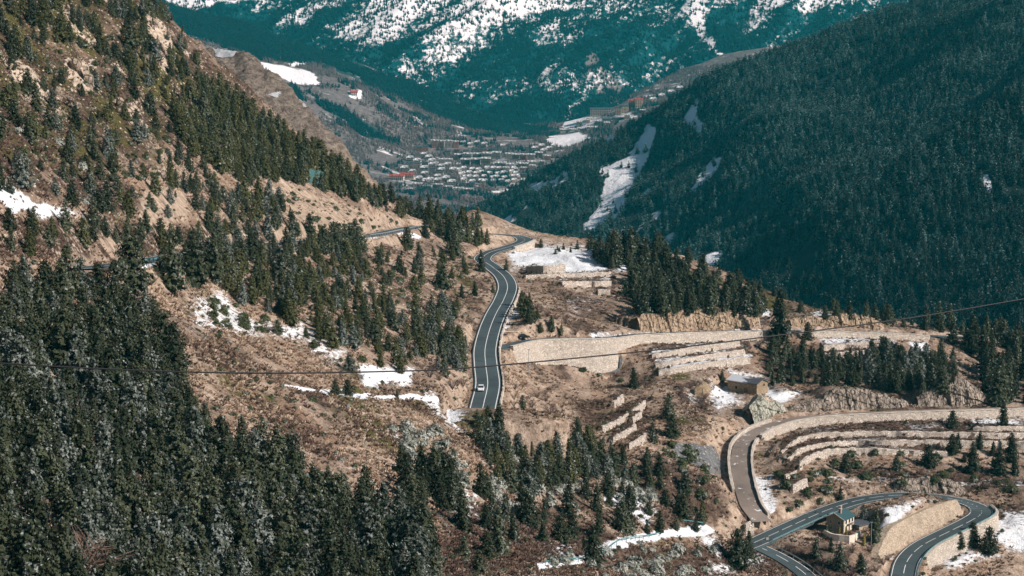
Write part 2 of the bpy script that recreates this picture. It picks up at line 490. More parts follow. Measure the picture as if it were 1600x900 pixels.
ROADS = [(ROAD_MAIN, 3.9, 'main'), (ROAD_MID, 2.9, 'mid'), (ROAD_GRAVEL, 2.8, 'gravel'), (ROAD_LOW, 3.6, 'low'), (ROAD_BRANCH, 2.8, 'branch')]

ctrl = []
for y in (150, 220, 300, 380, 460, 540, 620, 700, 780, 850, 950):
    for x in (-330, -260, -200, -142, -110, -85, -60, -35):
        ctrl.append((x, y, float(prof(x)) + (8.0 * math.exp(-((x + 68) / 42.0) ** 2) if y >= 780 else 0.0)))
for y in (150, 220, 300, 380, 440):
    for x in (-8, 15, 50, 105, 160):
        ctrl.append((x, y, float(prof(x))))
UVD = [(900, 400, 815), (980, 415, 800), (1050, 400, 835), (960, 445, 755), (900, 440, 745), (960, 480, 705), (900, 500, 668), (850, 470, 700), (1000, 510, 690),
       (860, 520, 640), (1100, 440, 795), (1130, 480, 745), (1200, 481, 780), (1350, 495, 785), (1500, 521, 785), (1580, 538, 785), (1700, 545, 790), (1450, 512, 785),
       (1010, 545, 655), (1100, 560, 668), (1090, 590, 645), (1180, 607, 640), (1080, 612, 625), (1250, 560, 690), (1300, 560, 690), (1400, 560, 702), (1350, 600, 665), (1500, 570, 712), (1580, 600, 700),
       (1250, 610, 655), (1450, 600, 672), (1680, 610, 700),
       (1400, 672, 608), (1400, 690, 598), (1400, 720, 584), (1400, 748, 572), (1580, 690, 605), (1580, 720, 592), (1300, 720, 580), (1250, 700, 582), (1590, 745, 582), (1240, 760, 556), (1700, 720, 600),
       (1590, 850, 540), (1500, 880, 527), (1590, 900, 528), (1590, 800, 558), (1700, 800, 560), (1460, 900, 520), (1420, 940, 505), (1580, 950, 512),
       (1430, 781, 546), (1380, 792, 545), (1470, 785, 548), (1360, 830, 532), (1340, 870, 520), (1310, 822, 538), (1290, 850, 527), (1350, 900, 508), (1240, 850, 524), (1310, 940, 495),
       (850, 600, 604), (934, 585, 642), (900, 578, 638), (866, 572, 632), (837, 566, 625), (815, 557, 619), (900, 650, 575), (980, 680, 565), (1080, 660, 588), (1050, 720, 548), (1100, 760, 532), (1120, 700, 572), (980, 600, 624), (1020, 640, 600), (820, 660, 542),
       (960, 850, 437), (1110, 825, 488), (1020, 872, 450), (950, 900, 410), (1130, 880, 498), (1190, 890, 500), (1060, 900, 455), (880, 830, 437), (1000, 780, 478), (900, 760, 470), (830, 720, 482), (1100, 950, 440),
       (760, 690, 478), (800, 760, 440), (1140, 860, 508)]
for u, v, d in UVD:
    ctrl.append(tuple(at(u, v, d)))
for pl, hw, nm in ROADS:
    q = resample(pl, 26.0)
    ctrl += [tuple(p) for p in q]
ctrl.append((-16.0, 868.0, -77.0)); ctrl.append((-30.0, 872.0, -78.0)); ctrl.append((-5.0, 876.0, -81.0))
ctrl += [tuple(at(640, 622, 482)), tuple(at(690, 600, 505)), tuple(at(600, 590, 480)), tuple(at(705, 640, 492))]
# keep one control where two nearly coincide
keep = []
for c in ctrl[::-1]:
    if all((c[0] - k[0]) ** 2 + (c[1] - k[1]) ** 2 > 6.0 ** 2 for k in keep):
        keep.append(c)
BASE = TPS(keep, 0.0004)

NX, NY = 720, 920
Y0, Y1, APEX, SMAX = 185.0, 985.0, 120.0, 0.29
gs = np.linspace(-SMAX, SMAX, NX); gy = np.linspace(Y0, Y1, NY)
GX = gs[None, :] * (gy[:, None] + APEX); GY = np.repeat(gy[:, None], NX, 1)
cs = np.linspace(-SMAX, SMAX, 181); cy_ = np.linspace(Y0, Y1, 231)          # spline on a coarse grid, then bicubic-smooth upsample
CX = cs[None, :] * (cy_[:, None] + APEX); CY = np.repeat(cy_[:, None], 181, 1)
cz = BASE(CX, CY)
def upsample(a, ny, nx):
    yi = np.linspace(0, a.shape[0] - 1, ny); xi = np.linspace(0, a.shape[1] - 1, nx)
    def cub(arr, t, axis):
        i = np.clip(np.floor(t).astype(int), 1, arr.shape[axis] - 3); f = t - i
        g = lambda k: np.take(arr, i + k, axis)
        f = f[:, None] if axis == 0 else f[None, :]
        p0, p1, p2, p3 = g(-1), g(0), g(1), g(2)
        return 0.5 * (2 * p1 + (p2 - p0) * f + (2 * p0 - 5 * p1 + 4 * p2 - p3) * f * f + (-p0 + 3 * p1 - 3 * p2 + p3) * f ** 3)
    return cub(cub(a, yi, 0), xi, 1)
GZ = upsample(cz, NY, NX)
# the hill ends: behind its crest the ground falls into the main valley
drop = np.clip(GY - 858 + 62 * sstep(55, 130, GX) + 6 * fbm(GX, GY, 60, 3, 5), 0, None)
GZ = GZ - 0.75 * drop * sstep(0, 25, drop)
NAT = GZ.copy()

road_d = np.full(GX.shape, 1e9)
ROAD_LINES = {}
for pl, hw, nm in ROADS:
    q = resample(pl, 3.0)
    ROAD_LINES[nm] = (q, hw)
# relief: gullies and ribs down the slope, hummocks, small terracettes; calm near the roads
for nm, (q, hw) in ROAD_LINES.items():
    m = (GX > q[:, 0].min() - 40) & (GX < q[:, 0].max() + 40) & (GY > q[:, 1].min() - 40) & (GY < q[:, 1].max() + 40)
    d, _, _ = polydist(GX[m], GY[m], q)
    road_d[m] = np.minimum(road_d[m], d - hw)
calm = sstep(1.0, 16.0, road_d)
steepness = sstep(-60, -10, GZ)
rel = 4.2 * fbm(GX * 0.6, GY * 1.5, 42, 5, 11, 0.55) + 1.8 * fbm(GX, GY, 9, 4, 23)
rel += steepness * (11.0 * (ridged(GX * 0.5 + 0.1 * GY, GY, 48, 5, 3) - 0.45) + 4.0 * (ridged(GX, GY, 14, 4, 8) - 0.4))
GZ = GZ + rel * (0.12 + 0.88 * calm) * 0.8

def bench(pl, half, fall_up, fall_dn):
    """cut the ground flat along a line of known heights"""
    global GZ
    R = 45
    m = (GX > pl[:, 0].min() - R) & (GX < pl[:, 0].max() + R) & (GY > pl[:, 1].min() - R) & (GY < pl[:, 1].max() + R)
    x, y, z = GX[m], GY[m], GZ[m]
    d, par, _ = polydist(x, y, pl)
    zr = np.interp(par, np.arange(len(pl)), pl[:, 2]) - 0.30
    dz = z - zr
    width = np.where(dz > 0, np.clip(dz * fall_up, 1.6, 14), np.clip(-dz * fall_dn, 1.6, 16))
    k = sstep(0, 1, (d - half) / width)
    GZ[m] = zr * (1 - k) + z * k

TRACK = P3([(1184, 808, -136.0), (1192, 818, -137.3), (1200, 827, -138.8), (1212, 834, -139.6)])
bench(resample(TRACK, 2.0), 2.2, 0.75, 0.9)
for nm, (q, hw) in ROAD_LINES.items():
    bench(q, hw + 1.1, 0.75, 0.25 if nm in ('mid', 'low') else 0.9)

# the end of the old road stands on a short masonry end wall
# a grassy bank hides the near end of the main road
_m = np.clip(1 - ((GX + 6.5) / 22.0) ** 2 - ((GY - 496.0) / 9.5) ** 2, 0, 1)
GZ = np.maximum(GZ, -101.0 + 3.9 * np.sqrt(_m) + 0.5 * fbm(GX, GY, 6, 3, 15)) * (_m > 0.02) + GZ * (_m <= 0.02)

def hz(x, y, grid=None):
    g = GZ if grid is None else grid
    x = np.asarray(x, float); y = np.asarray(y, float)
    j = np.clip((y - Y0) / (Y1 - Y0) * (NY - 1), 0, NY - 1.001); i = np.clip((x / (y + APEX) + SMAX) / (2 * SMAX) * (NX - 1), 0, NX - 1.001)
    j0 = j.astype(int); i0 = i.astype(int); fj = j - j0; fi = i - i0
    return (g[j0, i0] * (1 - fi) + g[j0, i0 + 1] * fi) * (1 - fj) + (g[j0 + 1, i0] * (1 - fi) + g[j0 + 1, i0 + 1] * fi) * fj

def hit(u, v, near=190.0, far=980.0):
    """first ground point seen through photograph pixels"""
    u = np.atleast_1d(np.asarray(u, float)); v = np.atleast_1d(np.asarray(v, float))
    a, b = ray(u, v)
    dist = np.full(u.shape, np.nan); below_prev = np.zeros(u.shape, bool); done = np.zeros(u.shape, bool)
    for d in np.arange(near, far, 1.5):
        below = b * d < hz(a * d, np.full(u.shape, d))
        new = below & ~done
        if new.any():
            lo = np.full(new.sum(), d - 1.5); hi = np.full(new.sum(), d)
            aa, bb = a[new], b[new]
            for _ in range(7):
                mid = (lo + hi) / 2; bl = bb * mid < hz(aa * mid, mid)
                hi = np.where(bl, mid, hi); lo = np.where(bl, lo, mid)
            dist[new] = hi; done |= new
    return np.stack([a * dist, dist, b * dist], -1)

def raise_behind(pl, back, front=0.0, foot=None, away=(0.0, 1.0)):
    """terrace fill: ground behind the wall line comes up to the wall top; in front it is held down at the wall foot"""
    global GZ
    R = max(back, front) + 4
    m = (GX > pl[:, 0].min() - R) & (GX < pl[:, 0].max() + R) & (GY > pl[:, 1].min() - R) & (GY < pl[:, 1].max() + R)
    x, y, z = GX[m], GY[m], GZ[m].copy()
    d, par, side = polydist(x, y, pl)
    t = pl[-1, :2] - pl[0, :2]
    s_behind = np.sign(t[0] * away[1] - t[1] * away[0])
    ends = (par > 0.001) & (par < len(pl) - 1.001)
    top = np.interp(par, np.arange(len(pl)), pl[:, 2])
    beh = ends & (side == s_behind) & (d < back)
    fill = top - 0.12 - 0.02 * d
    w = 1 - sstep(back * 0.7, back, d)
    z = np.where(beh, np.maximum(z, fill * w + z * (1 - w)), z)
    if front > 0:
        ft = np.interp(par, np.arange(len(pl)), foot)
        fr = ends & (side == -s_behind) & (d < front)
        w = 1 - sstep(front * 0.5, front, d)
        z = np.where(fr, np.minimum(z, (ft + 0.05) * w + z * (1 - w)), z)
    GZ[m] = z
# ------------------------------------------------------------------ walls, terraces and rock cuts that step the ground
WALLS = []      # (line xyz of the top, foot heights, thickness, material, name, label, category, group, coping?)
TERRACE_GROUP = 'dry stone terrace walls'
def terrace(px, hpx, label, back=9.0, front=2.5, mat='terrace', name='terrace_wall', thick=0.7, group=TERRACE_GROUP):
    u = np.array([p[0] for p in px], float); v = np.array([p[1] for p in px], float)
    t = np.r_[0, np.cumsum(np.hypot(np.diff(u), np.diff(v)))]
    s = np.linspace(0, t[-1], max(3, int(t[-1] / 5)))
    p = hit(np.interp(s, t, u), np.interp(s, t, v))
    p = p[~np.isnan(p[:, 0])]
    h = np.interp(np.linspace(0, 1, len(p)), np.linspace(0, 1, np.size(hpx)), np.atleast_1d(hpx).astype(float)) * 1.18 * p[:, 1] / F
    k = np.ones(5) / 5                                               # even the course of the wall
    for c in range(3):
        e = np.r_[np.full(2, p[0, c]), p[:, c], np.full(2, p[-1, c])]; p[:, c] = np.convolve(e, k, 'valid')
    foot = p[:, 2].copy(); top = p.copy(); top[:, 2] += h
    raise_behind(top, back, front, foot)
    WALLS.append((top, foot - 0.8, thick, mat, name, label, 'wall', group, False))

terrace([(817, 436), (860, 434), (959, 432)], [5, 6], 'long low terrace wall below the snowy field, right of the hairpin', 7, 2)
terrace([(819, 427), (850, 428), (885, 426)], [10, 12], 'pale stone wall at the front edge of the snowy field', 9, 2)
terrace([(874, 448), (915, 448), (957, 448)], [7, 8], 'second terrace wall below the snowy field', 7, 2)
terrace([(930, 461), (957, 460)], [7, 7], 'short third terrace wall below the snowy field, lowest of its flight', 7, 2)
terrace([(1015, 561), (1090, 549), (1158, 541)], [6, 8], 'topmost of the three terrace walls above the stone barn', 8, 2)
terrace([(1021, 577), (1090, 564), (1166, 554)], [6, 8], 'middle one of the three terrace walls above the stone barn', 6, 2)
terrace([(1026, 588), (1090, 577), (1174, 567)], [7, 9], 'lowest of the three terrace walls above the stone barn', 6, 2)
terrace([(1283, 548), (1330, 544), (1381, 541)], [7, 8], 'upper of two terrace walls right of the tall roadside pine', 7, 2)
terrace([(1285, 561), (1330, 558), (1372, 554)], [8, 8], 'lower of two terrace walls right of the tall roadside pine', 7, 2)
terrace([(1517, 675), (1560, 674), (1640, 674)], [7, 7], 'short terrace wall just below the gravel road at the right edge', 6, 2)
terrace([(1219, 715), (1242, 693), (1272, 684), (1355, 681), (1470, 683), (1640, 686)], [6, 7, 8], 'uppermost long curved terrace wall below the gravel road', 6, 2)
terrace([(1230, 727), (1249, 708), (1287, 699), (1355, 696), (1470, 697), (1640, 700)], [7, 8, 9], 'second long curved terrace wall below the gravel road', 5, 2)
terrace([(1245, 738), (1264, 719), (1302, 709), (1359, 709), (1483, 714)], [8, 8, 7], 'third and lowest long curved terrace wall below the gravel road', 5, 2)
terrace([(1160, 836), (1170, 835), (1180, 832)], [14, 17], 'pale stone end wall where the old gravel road stops above the lower road', 3, 1.5)
terrace([(1223, 754), (1247, 742)], [8, 8], 'short stub of terrace wall left of the house, the upper one', 5, 2)
terrace([(1234, 772), (1264, 757)], [11, 11], 'short stub of terrace wall left of the house, the lower one', 5, 2)
for k, (px, lab) in enumerate([
        ([(954, 639), (977, 625)], 'topmost left step of the small terrace flight below the big wall'),
        ([(984, 652), (1010, 634)], 'topmost right step of the small terrace flight below the big wall'),
        ([(937, 676), (960, 668), (984, 654)], 'long second step of the small terrace flight below the big wall'),
        ([(984, 664), (1005, 650)], 'short second step on the right of the small terrace flight'),
        ([(953, 693), (975, 685), (996, 670)], 'third step of the small terrace flight below the big wall'),
        ([(978, 703), (995, 698), (1012, 684)], 'bottom step of the small terrace flight below the big wall')]):
    terrace(px, [8, 9], lab, 5.5, 2)

CLIFFS = []
def cliff(px, hpx, label, mat, back=16.0):
    u = np.array([p[0] for p in px], float); v = np.array([p[1] for p in px], float)
    t = np.r_[0, np.cumsum(np.hypot(np.diff(u), np.diff(v)))]
    s = np.linspace(0, t[-1], max(6, int(t[-1] / 3)))
    p = hit(np.interp(s, t, u), np.interp(s, t, v))
    h = np.interp(s / t[-1], np.linspace(0, 1, len(hpx)), np.array(hpx, float)) * p[:, 1] / F
    h = h * (1 + 0.22 * fbm(s, s * 0, 16, 3, len(label)))
    k = np.ones(7) / 7
    for c in range(3):
        e = np.r_[np.full(3, p[0, c]), p[:, c], np.full(3, p[-1, c])]; p[:, c] = np.convolve(e, k, 'valid')
    top = p.copy(); top[:, 2] += h; top[:, 1] += 0.8
    raise_behind(top + np.array([0, 1.2, -0.4]), back)
    CLIFFS.append((p, h, mat, label))
cliff([(1000, 519), (1050, 517.5), (1100, 516), (1150, 514), (1192, 512)], [20, 30, 28, 26, 18], 'ochre rock cut behind the middle road with a small cave hole', 'rock_tan')
cliff([(1236, 512), (1270, 511), (1310, 511), (1350, 513), (1390, 518)], [9, 14, 20, 20, 8], 'ochre rock knob beside the middle road, right of the tall pine', 'rock_tan')
cliff([(1178, 659), (1195, 655), (1216, 649), (1235, 646)], [18, 36, 24, 8], 'pale grey green rock face directly under the barn', 'rock_pale', 5)
cliff([(1240, 646), (1270, 643), (1300, 641), (1340, 640), (1400, 637), (1425, 636)], [6, 16, 34, 30, 18, 8], 'grey slabby rock cut along the gravel road', 'rock_grey')
cliff([(1435, 637), (1455, 637), (1470, 636), (1500, 635), (1530, 634), (1560, 633)], [14, 24, 36, 38, 24, 10], 'tall tan rock cut beside the gravel road near the right edge', 'rock_grey')
cliff([(1398, 771), (1420, 771), (1450, 771), (1480, 773), (1515, 778)], [14, 22, 24, 24, 10], 'dark streaked slate face behind the snowy mound', 'rock_grey', 12)

# retaining walls along the downhill edges of the roads
def offset_line(q, off):
    t = np.gradient(q[:, :2], axis=0); t /= np.linalg.norm(t, axis=1)[:, None] + 1e-9
    o = q.copy(); o[:, 0] += -t[:, 1] * off; o[:, 1] += t[:, 0] * off
    return o
def edge_wall(road, t0, t1, side, name, label, up=0.5, mat='wall', min_h=0.9, max_h=14.0, thick=0.8, coping=True, group=None, extra=0.7, cat='wall'):
    global GZ
    q, hw = ROAD_LINES[road]
    n = len(q); a, b = sorted((int(t0 * (n - 1)), int(t1 * (n - 1))))
    o = offset_line(q, side * (hw + extra))[a:b + 1]
    far = offset_line(q, side * (hw + extra + 3.4))[a:b + 1]
    foot = np.minimum(hz(far[:, 0], far[:, 1]), hz(far[:, 0], far[:, 1], NAT))
    foot = np.clip(foot, o[:, 2] - max_h, o[:, 2] - min_h)
    foot = np.convolve(np.r_[np.full(2, foot[0]), foot, np.full(2, foot[-1])], np.ones(5) / 5, 'valid')
    # ground in front of the wall starts at the wall foot
    m = (GX > o[:, 0].min() - 9) & (GX < o[:, 0].max() + 9) & (GY > o[:, 1].min() - 9) & (GY < o[:, 1].max() + 9)
    d, par, sd = polydist(GX[m], GY[m], o)
    ft = np.interp(par, np.arange(len(o)), foot)
    fr = (sd == side) & (d < 7) & (par > 0.01) & (par < len(o) - 1.01)
    w = 1 - sstep(3.0, 7.0, d)
    z = GZ[m]
    GZ[m] = np.where(fr, np.minimum(z, (ft - 0.05) * w + z * (1 - w)), z)
    top = o.copy(); top[:, 2] += up
    WALLS.append((top, foot - 0.8, thick, mat, name, label, cat, group, coping))
def par_of(road, u, v):
    q, hw = ROAD_LINES[road]
    uu, vv = project(q[:, 0], q[:, 1], q[:, 2])
    return float(np.argmin((uu - u) ** 2 + (vv - v) ** 2)) / (len(q) - 1)

edge_wall('mid', par_of('mid', 785, 541), par_of('mid', 950, 528), -1, 'retaining_wall', 'tall pale stone retaining wall where the side road leaves the main road', 0.6, max_h=13, thick=1.0)
edge_wall('mid', par_of('mid', 953, 528), par_of('mid', 1195, 517), -1, 'retaining_wall', 'long low stone wall under the middle road, left of the tall pine', 0.5, min_h=1.6, max_h=4.0)
edge_wall('mid', par_of('mid', 1235, 517), par_of('mid', 1440, 523), -1, 'retaining_wall', 'long low stone wall under the middle road, right of the tall pine', 0.5, min_h=1.8, max_h=4.5)
edge_wall('gravel', par_of('gravel', 1172, 682), 1.0, -1, 'retaining_wall', 'long pale stone wall holding up the gravel road above the curved terraces', 0.7, min_h=2.1, max_h=4.0)
edge_wall('gravel', par_of('gravel', 1186, 810), par_of('gravel', 1168, 686), -1, 'parapet_wall', 'low grey parapet on the inner side of the gravel road bend', 0.7, min_h=0.6, max_h=2.0, thick=0.5)
edge_wall('gravel', par_of('gravel', 1165, 770), par_of('gravel', 1215, 662), 1, 'parapet_wall', 'pale parapet on the outer left side of the gravel road bend', 0.9, min_h=0.6, max_h=3.5, thick=0.6)
edge_wall('low', par_of('low', 1530, 797), par_of('low', 1425, 866), 1, 'retaining_wall', 'stone retaining wall under the outer edge of the lower hairpin', 0.4, min_h=3.0, max_h=6.0)
edge_wall('main', par_of('main', 792, 387), par_of('main', 821, 375), -1, 'retaining_wall', 'stone wall under the outer edge of the far hairpin', 0.5, min_h=2.6, max_h=4.5)
edge_wall('main', par_of('main', 757, 632), par_of('main', 793, 449), -1, 'parapet_wall', 'low white edge parapet along the main road beside the white car', 0.35, min_h=0.3, max_h=1.0, thick=0.4, mat='coping', coping=False)


# level pads for the buildings
def pad(c, z, half, fall=4.0):
    global GZ
    m = (abs(GX - c[0]) < half + 12) & (abs(GY - c[1]) < half + 12)
    d = np.hypot(GX[m] - c[0], GY[m] - c[1]); k = sstep(half, half + fall, d)
    GZ[m] = z * (1 - k) + GZ[m] * k
HOUSE_AT = at(1312, 828, 537.0); pad(HOUSE_AT, HOUSE_AT[2], 9.0, 5.0)
BARN_AT = at(1168, 612, 641.0); pad(BARN_AT, BARN_AT[2], 8.5, 4.0)

# ------------------------------------------------------------------ ground cover masks, laid out on the hillside
GU, GV = project(GX, GY, GZ)
# ragged natural outlines
GU = GU + 16 * fbm(GX, GY * 0.7, 15, 4, 201, 0.6) * np.clip(540 / GY, 0.6, 1.5); GV = GV + 9 * fbm(GX, GY * 0.7, 13, 4, 301, 0.6) * np.clip(540 / GY, 0.6, 1.5)
mask = {k: np.zeros(GX.shape) for k in ('snow', 'scrub', 'green', 'rock', 'earth', 'scree', 'stony')}
def paint(kind, poly, val=1.0, soft=12.0):
    mask[kind] = np.maximum(mask[kind], val * soft_poly(GU, GV, poly, soft))
def stroke(kind, line, width, val=1.0):
    L = np.array(line, float)
    m = (GU > L[:, 0].min() - width) & (GU < L[:, 0].max() + width) & (GV > L[:, 1].min() - width) & (GV < L[:, 1].max() + width)
    d, _, _ = polydist(GU[m], GV[m], L)
    mask[kind][m] = np.maximum(mask[kind][m], val * np.clip(1.5 - d / width, 0, 1))
for poly, val, soft in [
        ([(-20, 280), (30, 300), (62, 318), (140, 324), (150, 338), (110, 346), (40, 342), (-20, 330)], 1.5, 5),
        ([(285, 462), (350, 448), (372, 480), (400, 496), (472, 508), (468, 526), (390, 526), (305, 516)], 0.75, 9),
        ([(480, 522), (545, 556), (530, 566), (480, 545)], 0.65, 8),
        ([(560, 572), (650, 576), (640, 602), (570, 602)], 1.1, 6),
        ([(662, 612), (700, 610), (722, 640), (728, 682), (705, 668), (690, 640)], 0.75, 8),
        ([(600, 668), (652, 680), (645, 702), (612, 696)], 0.8, 6),
        ([(800, 392), (850, 383), (930, 390), (940, 420), (890, 430), (850, 418), (800, 418)], 1.2, 8),
        ([(750, 355), (790, 350), (800, 362), (760, 372)], 0.5, 8),
        ([(915, 518), (1000, 516), (1192, 510), (1192, 521), (1000, 525), (920, 528)], 0.8, 4),
        ([(800, 468), (808, 480), (794, 512), (780, 535), (772, 525), (786, 498)], 0.9, 4),
        ([(860, 450), (930, 452), (955, 482), (900, 505), (865, 480)], 0.50, 14),
        ([(960, 400), (985, 398), (990, 420), (965, 425)], 0.9, 5),
        ([(1040, 420), (1052, 430), (1045, 455), (1034, 450)], 0.95, 5),
        ([(1185, 484), (1205, 484), (1205, 497), (1188, 497)], 0.95, 4),
        ([(1240, 500), (1290, 487), (1302, 496), (1250, 505)], 1.0, 5),
        ([(1275, 526), (1330, 519), (1400, 524), (1405, 545), (1330, 542), (1280, 547)], 0.62, 8),
        ([(1420, 533), (1452, 530), (1457, 546), (1430, 548)], 1.0, 4),
        ([(1343, 582), (1378, 560), (1372, 582), (1350, 592)], 0.9, 4), ([(1410, 562), (1424, 568), (1428, 602), (1414, 600)], 1.0, 4),
        ([(1522, 535), (1540, 545), (1542, 602), (1530, 590)], 0.9, 4), ([(1540, 612), (1560, 605), (1565, 618), (1545, 622)], 0.9, 4),
        ([(1106, 598), (1142, 587), (1150, 612), (1170, 630), (1120, 648), (1113, 630)], 0.78, 7), ([(1195, 609), (1252, 614), (1215, 629), (1195, 622)], 0.9, 5),
        ([(1140, 575), (1190, 580), (1200, 590), (1150, 588)], 0.7, 5), ([(1060, 610), (1090, 600), (1090, 640), (1065, 630)], 0.55, 10),
        ([(1182, 738), (1212, 738), (1217, 790), (1212, 812), (1186, 808), (1180, 770)], 0.85, 6),
        ([(1345, 792), (1430, 775), (1500, 784), (1506, 798), (1440, 808), (1400, 832), (1370, 832), (1338, 802)], 0.80, 8),
        ([(1548, 795), (1620, 800), (1620, 862), (1560, 852), (1538, 836)], 0.85, 8), ([(1462, 872), (1500, 848), (1562, 866), (1520, 888), (1475, 900)], 0.8, 8),
        ([(1235, 664), (1310, 660), (1322, 673), (1245, 677)], 0.6, 6), ([(1415, 660), (1485, 658), (1490, 673), (1420, 675)], 0.66, 6), ([(1520, 655), (1600, 652), (1600, 668), (1525, 668)], 0.7, 6),
        ([(1088, 828), (1125, 838), (1133, 872), (1110, 852)], 0.7, 6), ([(938, 778), (990, 758), (1012, 790), (1032, 802), (1022, 822), (980, 792)], 0.85, 6),
        ([(1120, 880), (1200, 862), (1200, 880), (1110, 895)], 0.7, 7), ([(1360, 850), (1390, 850), (1388, 872), (1362, 870)], 0.9, 5),
        ([(20, 860), (45, 850), (60, 870), (30, 880)], 0.9, 5), ([(740, 700), (770, 700), (770, 735), (745, 740)], 0.6, 8), ([(835, 735), (880, 728), (885, 748), (840, 752)], 0.8, 5),
        ([(700, 760), (760, 770), (740, 830), (700, 820)], 0.5, 12), ([(850, 840), (900, 830), (900, 870), (860, 880)], 0.55, 10),
        ([(1300, 655), (1500, 650), (1500, 660), (1300, 668)], 0.45, 6), ([(1180, 770), (1240, 800), (1230, 815), (1190, 800)], 0.5, 8),
        ([(200, 398), (240, 402), (240, 420), (215, 425)], 1.1, 4)]:
    paint('snow', poly, val * 0.92, soft * 1.6)
stroke('earth', [(1186, 812), (1194, 822), (1202, 830), (1212, 836)], 7.0, 0.9)
stroke('snow', [(440, 607), (500, 612), (590, 622), (700, 619)], 4.0, 0.95)
stroke('snow', [(850, 884), (900, 872), (960, 852), (1000, 840), (1090, 825), (1120, 822)], 7.0, 0.95)
stroke('snow', [(40, 190), (90, 270), (140, 330)], 16.0, 0.36); stroke('snow', [(60, 20), (100, 60), (140, 100)], 12, 0.45)
stroke('snow', [(200, 200), (260, 280)], 18.0, 0.35); stroke('snow', [(560, 375), (650, 368)], 5.0, 0.8); stroke('snow', [(700, 345), (745, 375)], 6.0, 0.7)
stroke('snow', [(1040, 575), (1170, 556)], 4.0, 0.5); stroke('snow', [(1300, 744), (1420, 752), (1600, 760)], 5.0, 0.55)
for poly, val in [
        ([(845, 450), (965, 458), (992, 512), (955, 517), (880, 485)], 0.8), ([(868, 612), (960, 608), (962, 682), (900, 672)], 0.75),
        ([(680, 790), (860, 785), (1010, 850), (1160, 850), (1290, 870), (1290, 905), (670, 905)], 1.0), ([(985, 842), (1110, 838), (1155, 892), (970, 905)], 0.85),
        ([(1195, 660), (1610, 655), (1610, 695), (1230, 692)], 0.75), ([(1290, 725), (1610, 722), (1610, 792), (1540, 780), (1390, 770)], 0.8),
        ([(-10, 170), (150, 190), (225, 330), (150, 340), (60, 300), (-10, 280)], 0.85), ([(280, 488), (340, 545), (460, 600), (300, 570)], 0.75),
        ([(1005, 530), (1180, 528), (1180, 592), (1020, 592)], 0.62), ([(1180, 538), (1345, 560), (1340, 605), (1190, 600)], 0.9), ([(1040, 395), (1200, 440), (1420, 490), (1560, 510), (1560, 530), (1400, 505), (1200, 500), (1000, 495)], 0.8),
        ([(-10, 900), (400, 700), (720, 800), (700, 960), (-10, 960)], 0.7), ([(-10, 345), (130, 345), (160, 385), (-10, 380)], 0.55),
        ([(1150, 860), (1280, 880), (1280, 905), (1130, 905)], 0.55), ([(1040, 610), (1100, 640), (1090, 660), (1040, 650)], 0.4),
        ([(820, 460), (850, 470), (880, 520), (850, 520)], 0.5), ([(1170, 700), (1290, 690), (1280, 760), (1200, 760)], 0.4), ([(1445, 540), (1540, 530), (1540, 620), (1440, 600)], 0.45)]:
    paint('scrub', poly, val, 22)
for poly, val in [
        ([(190, 180), (310, 215), (335, 300), (260, 300), (205, 250)], 0.62), ([(-10, -10), (240, -10), (330, 130), (200, 160), (-10, 160)], 0.70),
        ([(470, 556), (565, 558), (610, 592), (520, 586)], 0.8), ([(690, 395), (772, 428), (745, 475), (685, 445)], 0.7), ([(1065, 695), (1100, 690), (1110, 720), (1075, 720)], 0.7),
        ([(-10, 180), (120, 200), (190, 300), (100, 300), (-10, 260)], 0.5), ([(600, 720), (660, 700), (680, 740), (620, 740)], 0.65), ([(300, 260), (400, 290), (420, 360), (330, 340)], 0.5),
        ([(960, 480), (1000, 460), (1040, 395), (1200, 440), (1420, 490), (1560, 510), (1560, 530), (1400, 505), (1200, 500), (1000, 495)], 0.75), ([(1180, 560), (1340, 570), (1330, 605), (1200, 600)], 0.5), ([(1060, 760), (1120, 760), (1130, 800), (1070, 800)], 0.5),
        ([(1230, 760), (1280, 740), (1300, 780), (1250, 790)], 0.45), ([(440, 270), (500, 282), (480, 296), (440, 285)], 0.7)]:
    paint('green', poly, val, 26)
for poly, val in [
        ([(98, 85), (150, 95), (152, 150), (108, 142)], 1.0), ([(70, 138), (98, 132), (98, 158), (74, 158)], 0.9), ([(155, 148), (225, 155), (250, 235), (180, 190)], 0.8),
        ([(210, 5), (240, 10), (268, 62), (258, 115), (236, 70)], 1.0), ([(300, 350), (460, 350), (480, 375), (320, 385)], 0.55), ([(0, 90), (60, 110), (120, 200), (0, 170)], 0.45),
        ([(640, 560), (740, 540), (745, 600), (680, 610)], 0.45), ([(700, 380), (760, 420), (740, 450), (700, 420)], 0.5), ([(930, 440), (1000, 450), (990, 490), (930, 470)], 0.4)]:
    paint('rock', poly, val, 14)
for poly, val in [
        ([(225, 300), (292, 298), (302, 362), (212, 362)], 0.95), ([(402, 285), (470, 288), (560, 318), (655, 348), (580, 366), (480, 366), (415, 330)], 0.62),
        ([(660, 500), (740, 470), (742, 540), (700, 560)], 0.5), ([(640, 585), (735, 560), (738, 640), (690, 610)], 0.5), ([(775, 470), (812, 455), (830, 490), (800, 530)], 0.6),
        ([(765, 355), (790, 352), (795, 385), (765, 390)], 0.7), ([(1100, 640), (1150, 650), (1140, 760), (1090, 690)], 0.55), ([(1395, 835), (1508, 798), (1500, 812), (1392, 890)], 0.8)]:
    paint('earth', poly, val, 10)
paint('scree', [(1055, 690), (1112, 698), (1135, 742), (1100, 745), (1058, 712)], 1.0, 8)
paint('scree', [(944, 545), (976, 553), (962, 578), (940, 578)], 1.0, 5)
paint('stony', [(180, 190), (320, 210), (340, 300), (250, 300)], 1.0, 30); paint('stony', [(-10, 200), (170, 250), (200, 340), (-10, 300)], 0.8, 30)
